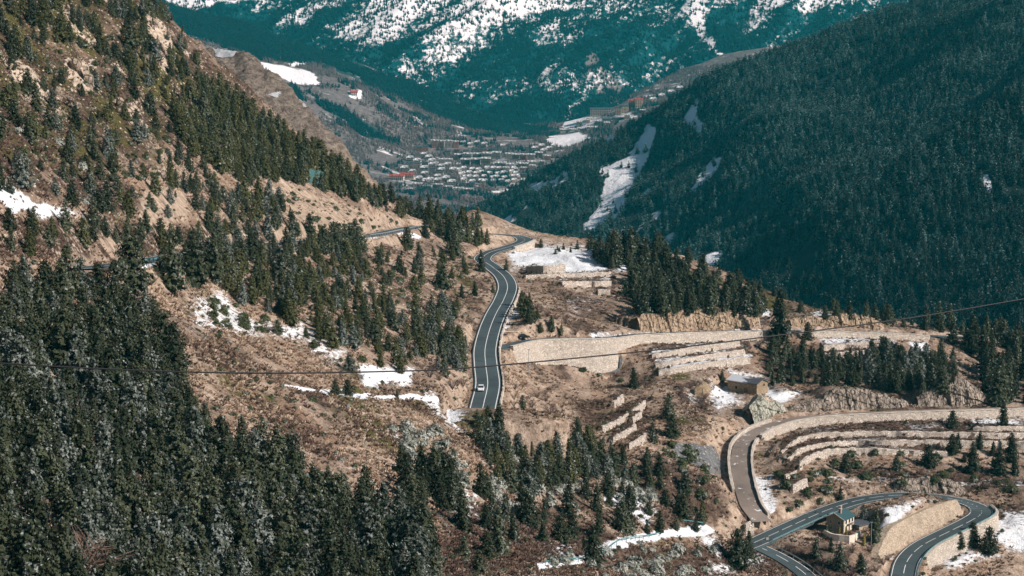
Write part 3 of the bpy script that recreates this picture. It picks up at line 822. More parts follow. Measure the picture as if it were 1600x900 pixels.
paint('stony', [(540, 320), (760, 420), (700, 600), (480, 500)], 0.6, 40); paint('stony', [(960, 600), (1150, 600), (1150, 800), (1000, 760)], 0.5, 40)
mask['rock'] = np.maximum(mask['rock'], 0.62 * sstep(-45, -5, GZ) * sstep(-0.1, 0.35, fbm(GX, GY, 26, 4, 77)))
up_left = sstep(-50, -25, GZ) * (1 - sstep(600, 700, GU))
mask['scrub'] = np.maximum(mask['scrub'], up_left * (0.92 + 0.5 * fbm(GX, GY, 20, 4, 78)))
mask['green'] = np.maximum(mask['green'], up_left * (0.60 + 0.5 * fbm(GX, GY, 16, 4, 79)))
mask['stony'] = np.maximum(mask['stony'], up_left * 0.6)
mid = (1 - up_left) * (1 - sstep(760, 820, GU))
mask['scrub'] = np.maximum(mask['scrub'], mid * (0.42 + 0.55 * fbm(GX, GY, 24, 4, 178)))
mask['green'] = np.maximum(mask['green'], mid * (0.30 + 0.6 * fbm(GX, GY, 18, 4, 179)))
rgt = sstep(780, 860, GU)
mask['scrub'] = np.maximum(mask['scrub'], rgt * (0.42 + 0.6 * fbm(GX, GY, 22, 4, 278)))
mask['green'] = np.maximum(mask['green'], rgt * (0.20 + 0.6 * fbm(GX, GY, 18, 4, 279)))
for _t, _f, *_r in WALLS:                                             # dark dead growth on the terrace ledges
    if _r[2] == 'terrace_wall':
        _u, _v = project(_t[:, 0], _t[:, 1], _t[:, 2])
        stroke('scrub', list(zip(_u, _v - 5)), 8.0, 1.0); stroke('snow', list(zip(_u, _v - 3)), 3.5, 0.34)
gzx = np.gradient(GZ, axis=1) / np.gradient(GX, axis=1); gzy = np.gradient(GZ, axis=0) / np.gradient(GY, axis=0)
slope = np.hypot(gzx, gzy)
mask['earth'] = np.maximum(mask['earth'], 0.62 * sstep(0.9, 1.4, slope) * (1 - sstep(4, 9, road_d)))
_bank = soft_poly(GU, GV, [(-30, 335), (225, 345), (420, 345), (420, 385), (240, 405), (-30, 410)], 14)
mask['earth'] = mask['earth'] * (1 - 0.75 * _bank * sstep(-0.35, 0.15, fbm(GX, GY, 13, 3, 480))); mask['scrub'] = np.maximum(mask['scrub'], 0.85 * _bank); mask['rock'] = np.maximum(mask['rock'], 0.5 * _bank)
for k in ('scrub', 'green', 'rock', 'stony'):
    mask[k] = mask[k] * (0.80 + 0.55 * fbm(GX, GY, 12, 4, 401 + len(k), 0.6))
mask['snow'] *= 1 - sstep(0.85, 1.5, slope)
mask['snow'] = mask['snow'] + 0.30 * sstep(-0.15, 0.45, fbm(GX, GY, 40, 4, 91)) * (0.35 + 0.65 * (1 - sstep(0.5, 0.9, slope)))

verts = np.stack([GX, GY, GZ], -1).reshape(-1, 3)
idx = np.arange(NX * NY).reshape(NY, NX)
faces = np.stack([idx[:-1, :-1], idx[:-1, 1:], idx[1:, 1:], idx[1:, :-1]], -1).reshape(-1, 4)
tag(link('hillside', mesh_np('hillside', verts, faces, True, mask), M['ground']), kind='structure')

# ------------------------------------------------------------------ roads
def ribbon(q, a, b, dz, step_uv=None):
    """flat strip between offsets a and b of a centre line"""
    l = offset_line(q, a); r = offset_line(q, b); l[:, 2] += dz; r[:, 2] += dz
    n = len(q)
    return np.concatenate([l, r]), np.array([(n + i, n + i + 1, i + 1, i) for i in range(n - 1)])
def strips(q, off, w, dz, dash=None):
    if dash is None:
        return ribbon(q, off + w / 2, off - w / 2, dz)
    V = []; Fc = []; n = 0; L = len(q); on, gap = dash
    i = 0
    while i < L - 1:
        seg = q[i:min(L, i + on + 1)]
        if len(seg) > 1:
            v, f = ribbon(seg, off + w / 2, off - w / 2, dz); V.append(v); Fc.append(f + n); n += len(v)
        i += on + gap
    return np.concatenate(V), np.concatenate(Fc)
def make_road(nm, name, mat, lines):
    q, hw = ROAD_LINES[nm]
    q = resample(q, 1.5)
    n = len(q)
    v, f = ribbon(q, hw, -hw, 0.0)
    v2, f2 = ribbon(q, hw, -hw, -0.6)                                # thickness: the carriageway is a slab
    sides = [(i, i + 1, 2 * n + i + 1, 2 * n + i) for i in range(n - 1)] + [(n + i + 1, n + i, 3 * n + i, 3 * n + i + 1) for i in range(n - 1)]
    o = tag(link(name, mesh_np(name, np.concatenate([v, v2]), np.concatenate([f, np.array(sides)])), mat), kind='structure')
    for nm2, off, w, dash in lines:
        v, f = strips(q, off, w, 0.02, dash)
        link(nm2, mesh_np(nm2, v, f), M['paint'], o)
    return o
make_road('main', 'road', M['asphalt'], [('edge_line', 3.45, 0.24, None), ('edge_line', -3.45, 0.24, None), ('centre_line', 0.0, 0.20, None)])
make_road('mid', 'side_road', M['asphalt'], [])
make_road('gravel', 'old_road', M['old_asphalt'], [])
make_road('low', 'lower_road', M['asphalt'], [('edge_line', 3.15, 0.2, None), ('edge_line', -3.15, 0.2, None), ('centre_line', 0.0, 0.2, (3, 1))])
make_road('branch', 'branch_road', M['asphalt'], [('edge_line', 2.45, 0.2, None), ('centre_line', 0.0, 0.18, (3, 2))])
# ------------------------------------------------------------------ wall and cliff meshes
def wall_mesh(name, top, foot, thick, rough=0.10, seed=0, step=1.3):
    n0 = len(top)
    full = resample(np.c_[top, foot], step)
    n = len(full); rg = np.random.default_rng(seed)
    t = np.gradient(full[:, :2], axis=0); t /= np.linalg.norm(t, axis=1)[:, None] + 1e-9
    nr = np.stack([-t[:, 1], t[:, 0]], -1)
    rows = []
    hmax = max(1.0, float((full[:, 2] - full[:, 3]).max()))
    m = int(np.clip(hmax / 1.2, 2, 8))
    for sgn in (1, -1):
        for k in range(m + 1):
            f = k / m
            z = full[:, 3] * (1 - f) + full[:, 2] * f
            off = sgn * (thick / 2 + (1 - f) * 0.10 * (full[:, 2] - full[:, 3]) * 0.5) + rg.normal(0, rough, n)
            p = np.c_[full[:, :2] + nr * off[:, None], z + rg.normal(0, rough * (0.9 if k == m else 0.5), n)]
            rows.append(p)
    V = np.concatenate(rows); R = lambda r, i: r * n + i
    Fc = []
    for sgn, base in ((0, 0), (1, m + 1)):
        for k in range(m):
            for i in range(n - 1):
                q = (R(base + k, i), R(base + k, i + 1), R(base + k + 1, i + 1), R(base + k + 1, i))
                Fc.append(q if sgn else q[::-1])
    for i in range(n - 1):
        Fc.append((R(m, i + 1), R(m, i), R(2 * m + 1, i), R(2 * m + 1, i + 1)))
    for k in range(m):
        Fc.append((R(k, 0), R(k + 1, 0), R(m + 2 + k, 0), R(m + 1 + k, 0)))
        Fc.append((R(k, n - 1), R(m + 1 + k, n - 1), R(m + 2 + k, n - 1), R(k + 1, n - 1)))
    return mesh_np(name, V, np.array(Fc))

for k, (top, foot, thick, mat, name, label, cat, group, cop) in enumerate(WALLS):
    me = wall_mesh(name, top, foot, thick, 0.15 if name == 'terrace_wall' else 0.08, k)
    o = tag(link(name, me, M[mat]), label, cat, group or 'stone walls along the roads', 'thing')
    if cop:
        c = top.copy(); c[:, 2] += 0.12
        link('coping', wall_mesh('coping', c, top[:, 2] - 0.12, thick + 0.2, 0.05, k + 99), M['coping'], o)

def cell_noise(c, seed): return _hash(np.floor(c).astype(np.int64), np.zeros(c.shape, np.int64), seed)
def cliff_mesh(p, h, seed):
    st = 0.42
    full = resample(np.c_[p, h], st); n = len(full); m = 22
    t = np.gradient(full[:, :2], axis=0); t /= np.linalg.norm(t, axis=1)[:, None] + 1e-9
    out = np.stack([t[:, 1], -t[:, 0]], -1)
    if out[:, 1].mean() > 0: out = -out
    s = np.arange(n) * st
    rows = []
    ends = np.minimum(sstep(0, 5, s), sstep(0, 5, s[-1] - s))
    topj = 0.9 * (cell_noise(s / 1.3, seed + 20) - 0.5) + 0.8 * (cell_noise(s / 3.1, seed + 21) - 0.5)
    for k in range(m + 1):
        f = k / m
        z = full[:, 2] - 1.2 + (full[:, 3] + 1.2) * f + topj * f
        sl = s + 0.9 * f + 1.9 * fbm(s, s * 0 + f * 2, 6.0, 3, seed + 2)       # leaning slabs
        bulge = 1.1 * (cell_noise(sl / 2.9, seed) - 0.5) + 0.6 * (cell_noise(sl / 1.2, seed + 1) - 0.5) + 0.7 * (cell_noise((z * 0.6 + s * 0.2) / 1.6, seed + 4) - 0.5)
        bulge += 1.2 * (ridged(s, s * 0 + f * 1.2, 9.0, 3, seed) - 0.4) + 0.3 * fbm(s, s * 0 + f * 6, 1.0, 2, seed + 5)
        off = bulge * (0.4 + 0.6 * ends) - 1.7 * f * f - 0.8 * (1 - ends)
        rows.append(np.c_[full[:, :2] + out * off[:, None], z])
    for back, dz in ((-3.2, 0.0), (-6.0, -1.5), (-6.5, -6.0)):
        rows.append(np.c_[full[:, :2] + out * (back + 0.5 * fbm(s, s * 0, 4, 2, seed + 3))[:, None], full[:, 2] + full[:, 3] + dz])
    V = np.concatenate(rows); r = len(rows)
    Fc = np.array([(k * n + i, (k + 1) * n + i, (k + 1) * n + i + 1, k * n + i + 1) for k in range(r - 1) for i in range(n - 1)])
    return mesh_np('rock_cliff', V, Fc if t[:, 0].mean() < 0 else Fc[:, ::-1])
for k, (p, h, mat, label) in enumerate(CLIFFS):
    o = tag(link('rock_cliff', cliff_mesh(p, h, 40 + k), M[mat]), label, 'cliff', 'rock cuts beside the roads')

# ------------------------------------------------------------------ far land: right valley side, rocky spur, valley floor, snowy mountain
def sheet(name, x0, x1, y0, y1, step, fz, mat, attrs):
    xs = np.arange(x0, x1 + step, step); ys = np.arange(y0, y1 + step, step)
    X, Y = np.meshgrid(xs, ys); Z = fz(X, Y)
    U, V = project(X, Y, Z)
    ix = np.arange(X.size).reshape(X.shape)
    fc = np.stack([ix[:-1, :-1], ix[:-1, 1:], ix[1:, 1:], ix[1:, :-1]], -1).reshape(-1, 4)
    a = attrs(X, Y, Z, U, V)
    o = tag(link(name, mesh_np(name, np.stack([X, Y, Z], -1).reshape(-1, 3), fc, True, a), mat), kind='structure')
    return o, (xs, ys, Z, a)
def sampler(data, key=None):
    xs, ys, Z, a = data
    G = Z if key is None else a[key]
    def fn(x, y):
        i = np.clip((x - xs[0]) / (xs[1] - xs[0]), 0, len(xs) - 1.001); j = np.clip((y - ys[0]) / (ys[1] - ys[0]), 0, len(ys) - 1.001)
        i0 = i.astype(int); j0 = j.astype(int); fi = i - i0; fj = j - j0
        return (G[j0, i0] * (1 - fi) + G[j0, i0 + 1] * fi) * (1 - fj) + (G[j0 + 1, i0] * (1 - fi) + G[j0 + 1, i0 + 1] * fi) * fj
    return fn

def mat_far_ground(name, c_lo, c_hi, forest_floor, snow_scale=0.02, streak=(1, 1, 1), srot=0.0):
    T = NT(name, 0.95, 0.1)
    g = T.coords('Object'); gs_ = T.coords('Object', streak, (0, 0, srot))
    n = T.noise(g, snow_scale * 3, 6.0, 0.7)
    col = T.ramp(n, [(0.3, c_lo), (0.7, c_hi)])
    col = T.mix(T.maprange(T.attr('forest'), 0.35, 0.6), col, T.mix(n, forest_floor, tuple(x * 1.9 for x in forest_floor)))
    sn = T.math('ADD', T.attr('snow'), T.math('MULTIPLY', T.math('SUBTRACT', T.noise(gs_, snow_scale, 8.0, 0.72), 0.5), 1.6))
    col = T.mix(T.maprange(sn, 0.44, 0.68), col, SNOW)
    T.color(col); T.bump(n, 0.6, 6.0)
    return T.m

# --- right valley side (forest)
RU = np.array([600, 740, 860, 1000, 1130, 1260, 1400, 1600, 1900]); RV = np.array([380, 332, 262, 190, 108, 66, 12, -55, -130]); RD = np.array([3050, 3000, 2980, 2940, 2880, 2840, 2800, 2700, 2560])
RP = at(RU, RV, RD)
def right_z(X, Y):
    zr = np.interp(X, RP[:, 0], RP[:, 2]); yr = np.interp(X, RP[:, 0], RP[:, 1])
    zr = np.where(X > RP[-1, 0], RP[-1, 2] + 0.3 * (X - RP[-1, 0]), zr)
    t = yr - Y
    z = zr - 0.150 * np.clip(t, 0, None) - 0.55 * np.clip(-t, 0, None)
    gl = (ridged(X * 0.35 + Y * 0.55, Y * 0.85 - X * 0.25, 420, 4, 60) - 0.45) * 78 + fbm(X, Y, 150, 4, 61) * 22
    # a second rib with a shaded hollow behind it, at the right of the picture
    rib = np.exp(-((Y - (1850 + 0.55 * (X - 420))) / 170.0) ** 2) * 40 * sstep(150, 420, X)
    return z + (gl + rib) * sstep(10, 320, t) + 3 * fbm(X, Y, 40, 3, 62)
RIGHT_SNOW = [([(1010, 195), (1028, 200), (1010, 250), (985, 300), (965, 340), (925, 365), (912, 358), (940, 310), (955, 260), (985, 240)], 1.1, 5),
              ([(1105, 250), (1127, 247), (1118, 270), (1085, 302), (1076, 300)], 1.1, 4), ([(1065, 185), (1090, 152), (1093, 165), (1085, 180), (1102, 195), (1095, 210), (1080, 205)], 1.1, 4),
              ([(820, 290), (860, 278), (868, 288), (830, 305)], 0.75, 6), ([(880, 330), (905, 315), (900, 335)], 0.7, 5), ([(945, 210), (965, 205), (960, 225), (945, 228)], 0.9, 4),
              ([(1035, 375), (1055, 360), (1058, 375), (1040, 388)], 0.95, 4), ([(1090, 405), (1125, 390), (1125, 415), (1105, 425)], 1.0, 4), ([(1535, 268), (1545, 275), (1550, 302), (1540, 290)], 1.0, 3), ([(1498, 278), (1502, 278), (1502, 305), (1498, 305)], 0.8, 2), ([(935, 255), (955, 250), (950, 280), (938, 275)], 0.85, 4),
              ([(1350, 104), (1360, 92), (1360, 106)], 0.9, 3), ([(855, 285), (885, 262), (890, 280), (862, 300)], 0.8, 6), ([(1000, 300), (1018, 290), (1014, 312), (1000, 316)], 0.85, 5), ([(770, 345), (800, 330), (806, 345), (780, 356)], 0.8, 6), ([(940, 365), (975, 345), (980, 362), (950, 374)], 0.8, 6), ([(780, 320), (830, 300), (845, 350), (790, 345)], 0.45, 10), ([(900, 345), (980, 320), (1040, 330), (1000, 370), (900, 372)], 0.42, 14), ([(1010, 330), (1035, 325), (1030, 345), (1012, 345)], 0.6, 5)]
def right_attr(X, Y, Z, U, V):
    U = U + 7 * fbm(X, Y, 60, 4, 63, 0.6); V = V + 6 * fbm(X, Y, 50, 4, 64, 0.6)
    s = np.zeros(X.shape)
    for poly, val, soft in RIGHT_SNOW: s = np.maximum(s, val * soft_poly(U, V, poly, soft))
    return {'snow': s, 'forest': np.ones(X.shape)}
M['right_ground'] = mat_far_ground('forest_floor', (0.05, 0.05, 0.045), (0.12, 0.11, 0.10), (0.012, 0.019, 0.019), 0.03)
_, RIGHT = sheet('valley_side', -250, 1500, 1000, 3350, 7.0, right_z, M['right_ground'], right_attr)

# --- rocky spur behind the near slope
SPURPX = [(225, 40, 1380), (300, 62, 1350), (345, 77, 1330), (390, 88, 1320), (430, 122, 1310), (480, 168, 1300), (530, 222, 1290), (575, 272, 1285), (640, 330, 1280), (720, 420, 1270)]
SPW = np.array([at(*p) for p in SPURPX])
def spur_z(X, Y):
    zr = np.interp(X, SPW[:, 0], SPW[:, 2]); yr = np.interp(X, SPW[:, 0], SPW[:, 1])
    t = yr - Y
    z = zr - 0.75 * np.clip(t, 0, None) - 0.9 * np.clip(-t, 0, None)
    return z + (ridged(X * 1.4 + Z0(Y), Y * 0.6 + X * 0.3, 55, 5, 70) - 0.5) * 11 + (ridged(X * 1.2 - Y * 0.3, Y * 0.8 + X * 0.3, 17, 4, 76) - 0.45) * 6 + fbm(X, Y, 9, 4, 71) * 3.2
def Z0(Y): return Y * 0.35
def spur_attr(X, Y, Z, U, V):
    U2 = U + 8 * fbm(X, Y, 20, 4, 73); V2 = V + 5 * fbm(X, Y, 20, 4, 74)
    s = np.zeros(X.shape)
    for poly, val, soft in [([(330, 74), (372, 74), (366, 86), (338, 88)], 1.0, 4), ([(412, 148), (440, 140), (430, 154)], 0.9, 3), ([(470, 150), (482, 165), (476, 170)], 0.8, 3)]:
        s = np.maximum(s, val * soft_poly(U2, V2, poly, soft))
    return {'snow': s, 'rock': 0.25 + 0.9 * sstep(-0.15, 0.3, fbm(X, Y, 30, 4, 72)) - 0.6 * sstep(200, 260, V), 'scrub': 0.5 * sstep(0.1, 0.5, fbm(X, Y, 22, 3, 75)), 'green': 0 * X, 'earth': 0.5 * sstep(190, 250, V), 'scree': 0 * X, 'stony': 0 * X + 0.5}
T_ = NT('rocky_spur_ground', 0.95, 0.1)
_g = T_.coords('Object'); _gv = T_.coords('Object', (1, 1, 2.2), (0.5, 0.35, 0))
_n1 = T_.noise(_gv, 0.14, 8.0, 0.78, 0.8); _n2 = T_.noise(_g, 0.35, 5.0, 0.7)
_c = T_.ramp(T_.math('ADD', T_.math('MULTIPLY', _n1, 0.6), T_.math('MULTIPLY', _n2, 0.4)), [(0.36, (0.055, 0.042, 0.038)), (0.45, (0.19, 0.15, 0.125)), (0.54, (0.34, 0.275, 0.225)), (0.68, (0.52, 0.44, 0.37))])
_c = T_.mix(T_.maprange(T_.math('ADD', T_.attr('earth'), T_.math('MULTIPLY', T_.math('SUBTRACT', _n2, 0.5), 0.8)), 0.3, 0.6), _c, (0.46, 0.36, 0.27))
_c = T_.mix(T_.maprange(T_.math('ADD', T_.attr('snow'), T_.math('MULTIPLY', T_.math('SUBTRACT', _n2, 0.5), 0.8)), 0.5, 0.6), _c, SNOW)
T_.color(_c); T_.bump(T_.math('ADD', _n1, T_.math('MULTIPLY', _n2, 0.4)), 1.0, 6.0)
M['spur'] = T_.m
_, SPUR = sheet('rocky_spur', -330, -10, 1130, 1420, 1.6, spur_z, M['spur'], spur_attr)

# --- valley floor, town terraces and the wooded left flank
VC = [(600, 290, 3400), (700, 300, 3350), (780, 318, 3300), (700, 330, 3150), (600, 340, 3150), (450, 290, 3250), (750, 270, 3600), (850, 252, 3700), (650, 240, 3800), (700, 232, 3900), (750, 216, 4000), (850, 216, 4000),
      (900, 202, 4100), (950, 182, 4200), (1050, 140, 4400), (1095, 105, 4600), (1000, 160, 4300), (560, 230, 3700), (500, 180, 3800), (560, 140, 4000), (450, 130, 3930), (420, 105, 4000), (640, 180, 4100),
      (250, 5, 4250), (300, 20, 4300), (380, 42, 4350), (500, 86, 4400), (640, 132, 4400), (760, 188, 4350), (700, 190, 4230), (800, 206, 4200), (330, 90, 3900), (250, 120, 3700), (1150, 130, 4350), (1250, 110, 4350), (400, 220, 3500),
      (150, -20, 4200), (880, 212, 4220)]
VT = TPS([tuple(at(*p)) for p in VC], 0.002)
VR = at(np.array([150, 250, 300, 380, 500, 640, 760, 860, 960, 1060, 1130, 1300]), np.array([-20, 5, 20, 42, 86, 132, 188, 204, 180, 128, 90, 60.0]), np.array([4250, 4280, 4320, 4370, 4420, 4420, 4370, 4330, 4330, 4560, 4700, 4700.0]))
def valley_z(X, Y):
    z = VT(X, Y)
    yr = np.interp(X, VR[:, 0], VR[:, 1])
    z = z - 0.5 * np.clip(Y - yr - 20, 0, None)
    return z + 7 * fbm(X, Y, 120, 4, 80) + 5 * (ridged(X, Y, 90, 3, 81) - 0.4) * sstep(-250, -700, X)
VSNOW = [([(405, 95), (490, 112), (495, 132), (460, 130), (418, 112)], 1.2, 3), ([(450, 100), (470, 92), (480, 100), (462, 106)], 0.9, 3), ([(540, 140), (570, 138), (565, 155), (545, 158)], 0.75, 4),
         ([(600, 250), (640, 260), (700, 285), (760, 300), (640, 310), (600, 280)], 0.50, 12), ([(635, 160), (665, 172), (672, 210), (640, 205)], 0.50, 12), ([(700, 195), (736, 183), (732, 218), (700, 218)], 0.52, 10),
         ([(855, 212), (905, 208), (930, 215), (880, 232), (860, 228)], 1.0, 5), ([(870, 205), (890, 160), (905, 178), (930, 188), (900, 205)], 0.85, 7), ([(900, 184), (1000, 168), (1000, 190), (900, 206)], 0.62, 8),
         ([(985, 130), (1100, 100), (1110, 120), (1000, 165)], 0.47, 10), ([(570, 210), (600, 215), (640, 245), (600, 250)], 0.5, 10), ([(590, 120), (610, 130), (600, 150), (585, 140)], 0.7, 5), ([(640, 235), (860, 230), (860, 275), (760, 302), (640, 300)], 0.50, 14), ([(530, 170), (545, 190), (540, 205), (528, 190)], 0.6, 4), ([(760, 296), (830, 290), (830, 305), (760, 305)], 0.7, 5), ([(595, 255), (640, 275), (640, 282), (595, 268)], 0.7, 4)]
def valley_attr(X, Y, Z, U, V):
    u = U + 9 * fbm(X, Y, 90, 4, 83, 0.6); v = V + 5 * fbm(X, Y, 80, 4, 84, 0.6)
    s = np.zeros(X.shape)
    for poly, val, soft in VSNOW: s = np.maximum(s, val * soft_poly(u, v, poly, soft))
    f = np.zeros(X.shape)
    for poly, val, soft in [([(150, -60), (300, 10), (500, 80), (640, 125), (780, 185), (880, 205), (840, 212), (740, 205), (640, 160), (560, 125), (500, 100), (420, 90), (300, 60), (150, 60)], 1.0, 10),
                            ([(480, 140), (540, 170), (600, 200), (640, 235), (560, 215), (500, 170)], 0.75, 12), ([(760, 265), (800, 270), (790, 292), (745, 285)], 0.9, 6), ([(920, 105), (945, 180), (905, 170)], 0.7, 10), ([(400, 130), (460, 130), (480, 160), (430, 150)], 0.8, 10)]:
        f = np.maximum(f, val * soft_poly(u, v, poly, soft))
    s = np.maximum(s, 0.30 + 0.25 * fbm(X, Y, 160, 3, 85))
    return {'snow': s, 'forest': f}
M['valley'] = mat_far_ground('valley_meadows', (0.07, 0.066, 0.07), (0.19, 0.175, 0.175), (0.010, 0.030, 0.032), 0.035, (0.45, 1.3, 1))
_, VALLEY = sheet('valley_floor', -1250, 900, 2900, 5050, 8.0, valley_z, M['valley'], valley_attr)

# --- the snowy mountain that closes the valley
def mount_z(X, Y):
    base = -230 + 0.53 * (Y - 4650 - 0.10 * X)
    q = X * 0.80 - Y * 0.60; w = X * 0.60 + Y * 0.80
    rib = (ridged(q, w * 0.45, 330, 5, 90) - 0.45) * 95
    rib -= 30 * np.exp(-((X - 395 - 0.16 * (Y - 5000)) / 55.0) ** 2)
    return base + rib * sstep(4600, 5000, Y) + 12 * fbm(X, Y, 120, 4, 92)
def mount_attr(X, Y, Z, U, V):
    u = U + 10 * fbm(X, Y, 80, 4, 93, 0.6); v = V + 8 * fbm(X, Y, 80, 4, 94, 0.6)
    s = 0.0 * X
    for poly, val, soft in [([(200, -80), (900, -80), (880, 5), (820, 20), (740, 60), (690, 72), (640, 70), (560, 78), (500, 60), (430, 40), (330, 20), (200, 10)], 0.60, 22),
                            ([(200, -100), (420, -60), (420, 6), (300, 14), (200, 10)], 1.0, 14),
                            ([(1060, -10), (1095, -10), (1100, 30), (1120, 75), (1145, 95), (1128, 95), (1098, 60), (1080, 20)], 1.2, 5),
                            ([(1100, -60), (1420, -80), (1400, 0), (1290, 25), (1260, 45), (1235, 10), (1180, 30), (1130, 10)], 0.58, 12), ([(640, -60), (1000, -60), (980, 12), (860, 30), (700, 60)], 0.55, 18),
                            ([(860, 140), (905, 100), (900, 130), (875, 145)], 0.62, 6), ([(790, 110), (850, 100), (840, 120), (800, 130)], 0.45, 10), ([(830, 30), (1000, 20), (900, 100), (800, 110)], 0.36, 20), ([(672, 90), (715, 85), (710, 105), (680, 105)], 0.5, 8), ([(1150, 30), (1260, 20), (1240, 50), (1180, 70)], 0.40, 12),
                            ([(840, 115), (905, 105), (880, 160), (850, 165)], 0.46, 14), ([(880, 160), (930, 150), (900, 200), (870, 205)], 0.52, 12), ([(560, 100), (640, 90), (660, 130), (600, 120)], 0.36, 10)]:
        s = np.maximum(s, val * soft_poly(u, v, poly, soft))
    q = X * 0.62 + Y * 0.78; w = -X * 0.78 + Y * 0.62                # streaks falling from upper right to lower left
    st = fbm(q * 0.34, w, 70, 5, 95, 0.62)
    s = np.where(s > 0.02, s + 0.55 * st, s)
    s = np.maximum(s, (0.37 + 0.46 * st) * sstep(215, 120, V))
    tb = np.maximum(soft_poly(u, v, [(915, 75), (935, 85), (960, 130), (985, 165), (950, 175), (925, 120)], 6), 0)
    return {'snow': s, 'forest': np.clip(1 - 1.4 * np.clip(s - 0.25, 0, 1) - tb, 0, 1)}
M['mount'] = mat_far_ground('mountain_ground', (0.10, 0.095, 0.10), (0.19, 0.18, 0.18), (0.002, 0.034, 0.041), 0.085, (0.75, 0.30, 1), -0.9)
_, MOUNT = sheet('mountain', -2100, 2300, 4550, 6300, 11.0, mount_z, M['mount'], mount_attr)
# distant low ground so that no edge of the land shows
def plain_z(X, Y): return -420 + 0 * X + 8 * fbm(X, Y, 900, 3, 99)
sheet('valley_ground', -6000, 6000, -1500, 9000, 300.0, plain_z, M['valley'], lambda X, Y, Z, U, V: {'snow': 0 * X, 'forest': 0 * X + 1})
# ------------------------------------------------------------------ trees and shrubs
M['pine'] = mat_foliage('pine_needles', (0.024, 0.033, 0.020), (0.082, 0.094, 0.050), 0.14, (0.30, 0.32, 0.29))
M['pine_frost'] = mat_foliage('frosted_pine_needles', (0.028, 0.038, 0.028), (0.082, 0.096, 0.070), 0.50, (0.30, 0.33, 0.31))
M['pine_olive'] = mat_foliage('olive_pine_needles', (0.038, 0.044, 0.018), (0.110, 0.112, 0.044), 0.0)
M['pine_dark'] = mat_foliage('dark_pine_needles', (0.016, 0.023, 0.014), (0.048, 0.058, 0.031), 0.0)
M['shrub'] = mat_foliage('juniper_needles', (0.045, 0.060, 0.030), (0.11, 0.125, 0.058), 0.1)
M['shrub_frost'] = mat_foliage('frosted_juniper', (0.045, 0.058, 0.045), (0.13, 0.14, 0.095), 1.0, (0.50, 0.51, 0.46))
M['yellow'] = mat_foliage('golden_cypress', (0.16, 0.13, 0.02), (0.36, 0.28, 0.045), 0.0)
M['far_pine'] = mat_foliage('distant_conifer', (0.006, 0.019, 0.018), (0.040, 0.078, 0.072), 0.05, (0.12, 0.19, 0.19))
M['far_frost'] = mat_foliage('distant_frosted_conifer', (0.016, 0.040, 0.040), (0.085, 0.145, 0.140), 0.30, (0.20, 0.28, 0.28))
M['far_dark'] = mat_foliage('distant_dark_conifer', (0.005, 0.011, 0.010), (0.020, 0.036, 0.032), 0.0)  # mixed in at random, but massed low on the right as painted shade
M['bare_wood'] = mat_foliage('distant_bare_wood', (0.10, 0.085, 0.09), (0.20, 0.175, 0.18), 0.1)
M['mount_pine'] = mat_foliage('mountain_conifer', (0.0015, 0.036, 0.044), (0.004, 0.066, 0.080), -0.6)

def leaf_quads(c, out, size, rg, k):
    """k small needle sprays round every centre, mostly facing outwards; returns vertices and quads"""
    n = len(c); C = np.repeat(c, k, 0); O = np.repeat(out, k, 0); S = np.repeat(size, k) * rg.uniform(0.65, 1.3, n * k)
    C = C + rg.normal(0, 0.42, (n * k, 3)) * S[:, None]
    nn = O + np.array([0, 0, 0.25]) + rg.normal(0, 0.42, (n * k, 3)); nn /= np.linalg.norm(nn, axis=1)[:, None]
    a = np.cross(nn, rg.normal(0, 1, (n * k, 3)) + np.array([0, 0, 0.6])); a = np.cross(a, nn); a /= np.linalg.norm(a, axis=1)[:, None] + 1e-9
    b = np.cross(nn, a)
    L = S[:, None] * a; W = 0.44 * S[:, None] * b
    q = np.stack([C - 0.55 * L, C + W, C + 0.75 * L, C - W], 1)
    return q.reshape(-1, 3), np.arange(n * k * 4).reshape(-1, 4)

